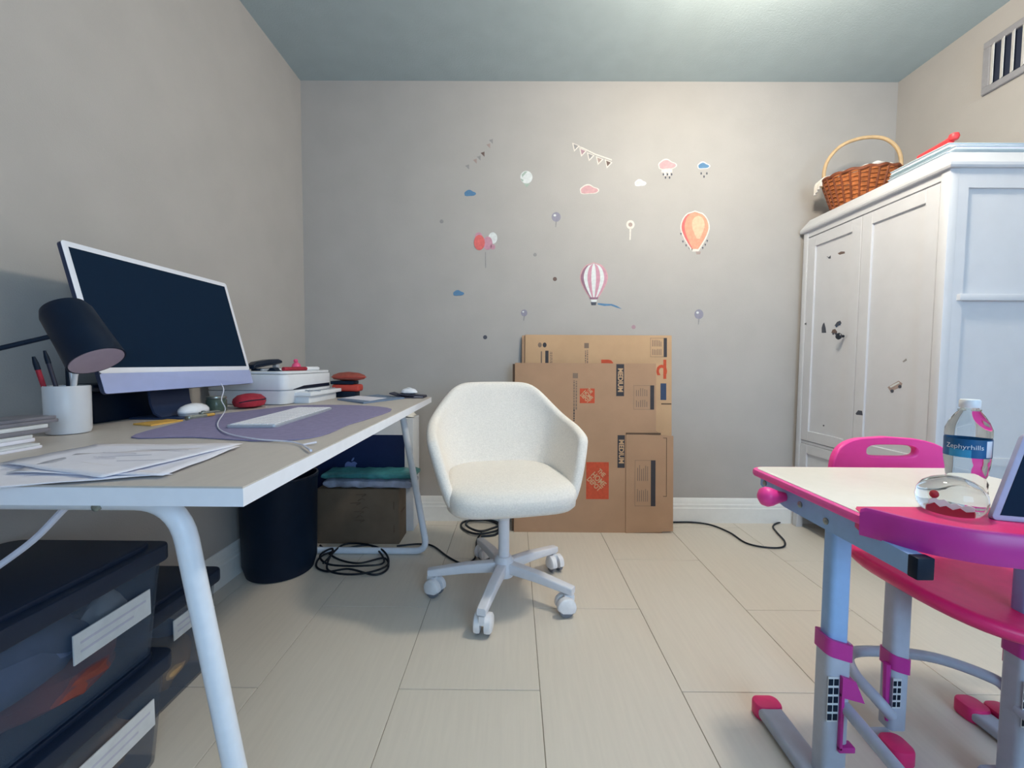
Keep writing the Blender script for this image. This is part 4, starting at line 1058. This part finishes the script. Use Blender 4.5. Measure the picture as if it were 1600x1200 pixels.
# pink chair behind / under the desk
t = thing('child_chair', 'bright pink child chair pushed under the child desk', 'chair', (1.08,1.02,0))
def backr(b):
    N = 40; Yb = 1.235; zt = .717
    o_ = []
    for k in range(N):
        a = 2*pi*k/N; c, s = cos(a), sin(a)
        o_.append((1.095+.180*math.copysign(abs(c)**.42,c), .595+.118*math.copysign(abs(s)**.5,s)+(-.018*((math.copysign(abs(c)**.42,c)))**2 if s > 0 else 0)))
    i_ = []
    for k in range(N):
        a = 2*pi*k/N; c, s = cos(a), sin(a)
        i_.append((1.110+.070*math.copysign(abs(c)**.5,c), .672+.017*math.copysign(abs(s)**.7,s)))
    def cv(x,z,d): return (x, Yb+.10*((x-1.095)/.18)**2*-.35+d, z)
    F0=[b.verts.new(cv(x,z,0)) for x,z in o_]; B0=[b.verts.new(cv(x,z,.022)) for x,z in o_]
    F1=[b.verts.new(cv(x,z,0)) for x,z in i_]; B1=[b.verts.new(cv(x,z,.022)) for x,z in i_]
    for k in range(N):
        j=(k+1)%N
        b.faces.new((F0[k],F0[j],F1[j],F1[k])); b.faces.new((B0[j],B0[k],B1[k],B1[j]))
        b.faces.new((F0[j],F0[k],B0[k],B0[j])); b.faces.new((F1[k],F1[j],B1[j],B1[k]))
o = part('backrest', 'kid_chairpink', t, backr, True, angle=50)
md = o.modifiers.new('bev','BEVEL'); md.width = .006; md.segments = 3; md.limit_method = 'ANGLE'; md.angle_limit = radians(50)
def seat(b):
    R_ = []; N = 44
    for z,k in ((-.030,.80),(-.026,.93),(-.012,1.0),(0,1.0),(.006,.975),(.006,.9),(-.002,.6),(-.006,.2)):
        ring = []
        for j in range(N):
            a = 2*pi*j/N; c, s = cos(a), sin(a)
            x = .205*math.copysign(abs(c)**.8,c)*k; y = .225*math.copysign(abs(s)**.8,s)*k
            ring.append((1.095+x, 1.0+y, .415+z-.02*max(0,-y/.225)**2+.012*(x/.205)**2))
        R_.append(ring)
    loft(b, R_)
part('seat', 'kid_seat', t, seat, True, angle=70)
part('seat_bracket', 'caster_grey', t, lambda b: box(b, 1.0,1.19,.86,1.12,.372,.386,bev=.004), True)
for x in (.945,1.252):
    part('column', 'kid_grey', t, lambda b: loft(b, [[(px,py,z) for px,py in rrect(x-.022,x+.022,.99,1.03,.012)] for z in (.03,.40)]), True)
    part('collar', 'kid_magenta', t, lambda b: loft(b, [[(px,py,z-.3*(px-x)) for px,py in rrect(x-.025,x+.025,.987,1.033,.013)] for z in (.178,.195,.216)]), True)
    part('scale_strip', 'label_white', t, lambda b: box(b, x-.021,x-.001,.9880,.9900,.09,.165), True, smooth=False)
    part('scale_marks', 'black', t, lambda b: [box(b, x-.0205+.0105*j,x-.013+.0105*j,.9874,.9886,.094+.0175*k,.106+.0175*k) for k in range(4) for j in range(2)], True, smooth=False)['kind'] = 'stuff'
    part('lever', 'kid_magenta', t, lambda b: tube(b, [(x-.028,1.0,.195),(x-.027,1.0,.12),(x-.022,1.0,.05)], [.008,.007,.004], 8), True)
    part('foot_bar', 'kid_grey', t, lambda b: loft(b, [[(x-.042+px,y,z) for px,z in rrect(-.024,.024,.006,.032,.008,3)] for y in (.80 if x > 1 else .96,1.07 if x > 1 else 1.0)]), True)
    for y in ((.955,) if x < 1 else (1.075,)):
        part('foot_cap', 'kid_seat', t, lambda b: slab(b, rrect(x-.070,x-.014,y-.035,y+.025,.020), 0,.040,.006), True)
part('foot_bar', 'kid_grey', t, lambda b: loft(b, [[(1.264+px,y,z) for px,z in rrect(-.024,.024,.006,.032,.008,3)] for y in (.80,1.06)]), True)
part('foot_cap', 'kid_seat', t, lambda b: slab(b, rrect(1.238,1.292,1.02,1.08,.020), 0,.040,.006), True)
part('base_loop', 'kid_grey', t, lambda b: tube(b, spline([(.925,.99,.07),(.90,1.0,.10),(.888,1.06,.125),(.93,1.125,.13),(1.03,1.135,.13),(1.15,1.11,.13),(1.22,1.04,.13),(1.245,1.02,.11)],8), .0135, 12), True)

# water bottle
bp_ = onz(1506,789,KZ)
BO = V((bp_.x, bp_.y, KZ+.0015))
t = thing('water_bottle', 'clear crumpled water bottle with blue label and white cap', 'bottle', BO)
prof = [(.004,.0),(.026,.0),(.030,.004),(.031,.014),(.029,.020),(.031,.028),(.029,.036),(.0305,.045),(.028,.054),(.0295,.064),(.030,.074),(.0325,.084),(.0330,.092),(.0325,.096),(.0325,.133),(.033,.137),(.0325,.150),(.028,.163),(.021,.176),(.014,.186),(.0125,.190),(.0125,.196)]
def pet(b):
    lathe(b, prof, 40)
    for v in b.verts:
        if v.co.z < .09:
            n_ = noise.noise(V((v.co.x*45,v.co.y*45,v.co.z*40)))
            f_ = 1+.10*n_*(1 if v.co.z > .005 else 0); v.co.x *= f_; v.co.y *= f_
part('body', 'pet', t, pet, angle=70)
part('label_band', 'water_label', t, lambda b: loft(b, [[(.0332*cos(2*pi*k/48),.0332*sin(2*pi*k/48),z) for k in range(48)] for z in (.097,.132)], cap=False))
def arc_patch(b, a0,a1,z0,z1,r,n=10):
    for k in range(n):
        A_, B_ = radians(a0+(a1-a0)*k/n), radians(a0+(a1-a0)*(k+1)/n)
        b.faces.new([b.verts.new((r*cos(q),r*sin(q),z)) for q,z in ((A_,z0),(B_,z0),(B_,z1),(A_,z1))])
face = math.degrees(atan2(-BO.y,-BO.x))
part('label_highlight', 'water_label_light', t, lambda b: arc_patch(b, face-45,face+10,.097,.112,.0334))
part('label_panel', 'white_ink', t, lambda b: arc_patch(b, face+48,face+72,.099,.130,.0334))
me = text_mesh('Zephyrhills', .0125, ext=0)
for v in me.vertices:
    a = radians(face-8)+v.co.x/.0336; v.co = V((.0336*cos(a),.0336*sin(a),.117+v.co.y))
me.materials.clear(); me.materials.append(MATS['white_ink']); mkme('label_lettering', me, t, smooth=False)
part('cap', 'cap_white', t, lambda b: lathe(b, [(.0145,.191),(.0150,.193),(.0150,.204),(.0135,.2065),(.002,.207)], 36))
part('neck_ring', 'pet', t, lambda b: lathe(b, [(.012,.1845),(.0165,.185),(.0165,.1875),(.012,.188)], 32))

# clear dome paperweight
gp = onz(1484,800,KZ+.002)
t = thing('snow_dome', 'clear jelly dome ornament with red and white scene inside', 'ornament', V((gp.x,gp.y,KZ+.0018)), atan2(gp.y,gp.x)-pi/2)
part('dome', 'gel', t, lambda b: lathe(b, [(.002,0),(.032,.0),(.040,.003),(.0465,.013),(.049,.027),(.047,.041),(.040,.053),(.029,.061),(.016,.066),(.002,.067)], 48))
def scene_in(b, what):
    if what == 'white':
        prism(b, [(x,-.006,z) for x,z in ((-.022,.010),(.024,.010),(.024,.019),(.018,.021),(.012,.018),(.006,.021),(0,.019),(-.006,.024),(-.012,.022),(-.016,.025),(-.022,.021))], (0,.004,0))
    else:
        prism(b, [(x,-.0075,z) for x,z in ((-.026,.006),(.026,.006),(.024,.014),(.016,.012),(.010,.016),(.003,.012),(-.004,.016),(-.010,.013),(-.016,.018),(-.024,.013))], (0,.006,0))
part('snow_figures', 'lace', t, lambda b: scene_in(b,'white'), smooth=False)
part('red_figures', 'santa_red', t, lambda b: scene_in(b,'red'), smooth=False)
part('red_ball', 'santa_red', t, lambda b: bmesh.ops.create_uvsphere(b, u_segments=16, v_segments=10, radius=.0055, matrix=Matrix.Translation((-.017,-.004,.029))))

# tablet leaning at the right edge
t = thing('tablet', 'tablet with pale lavender case and dark screen leaning on tray', 'tablet', (.86,.66,KZ))
pA = onz(1548,812,KZ+.002)
uT = V((1,-.30,0)).normalized(); nT = V((-.30,-1,0)).normalized()
wT = (V((0,0,1))*.92 + V((.45,.12,0))).normalized(); nT = uT.cross(wT).normalized()
MT = Matrix(((uT.x,wT.x,nT.x,pA.x),(uT.y,wT.y,nT.y,pA.y),(uT.z,wT.z,nT.z,pA.z),(0,0,0,1)))
part('case', 'tablet_edge', t, lambda b: (slab(b, rrect(0,.24,0,.17,.010), -.012,0,.002), bmesh.ops.transform(b, matrix=MT, verts=b.verts[:])), True)
part('screen', 'screen', t, lambda b: (box(b, .010,.232,.010,.162,-.0005,.001), bmesh.ops.transform(b, matrix=MT, verts=b.verts[:])), True, smooth=False)
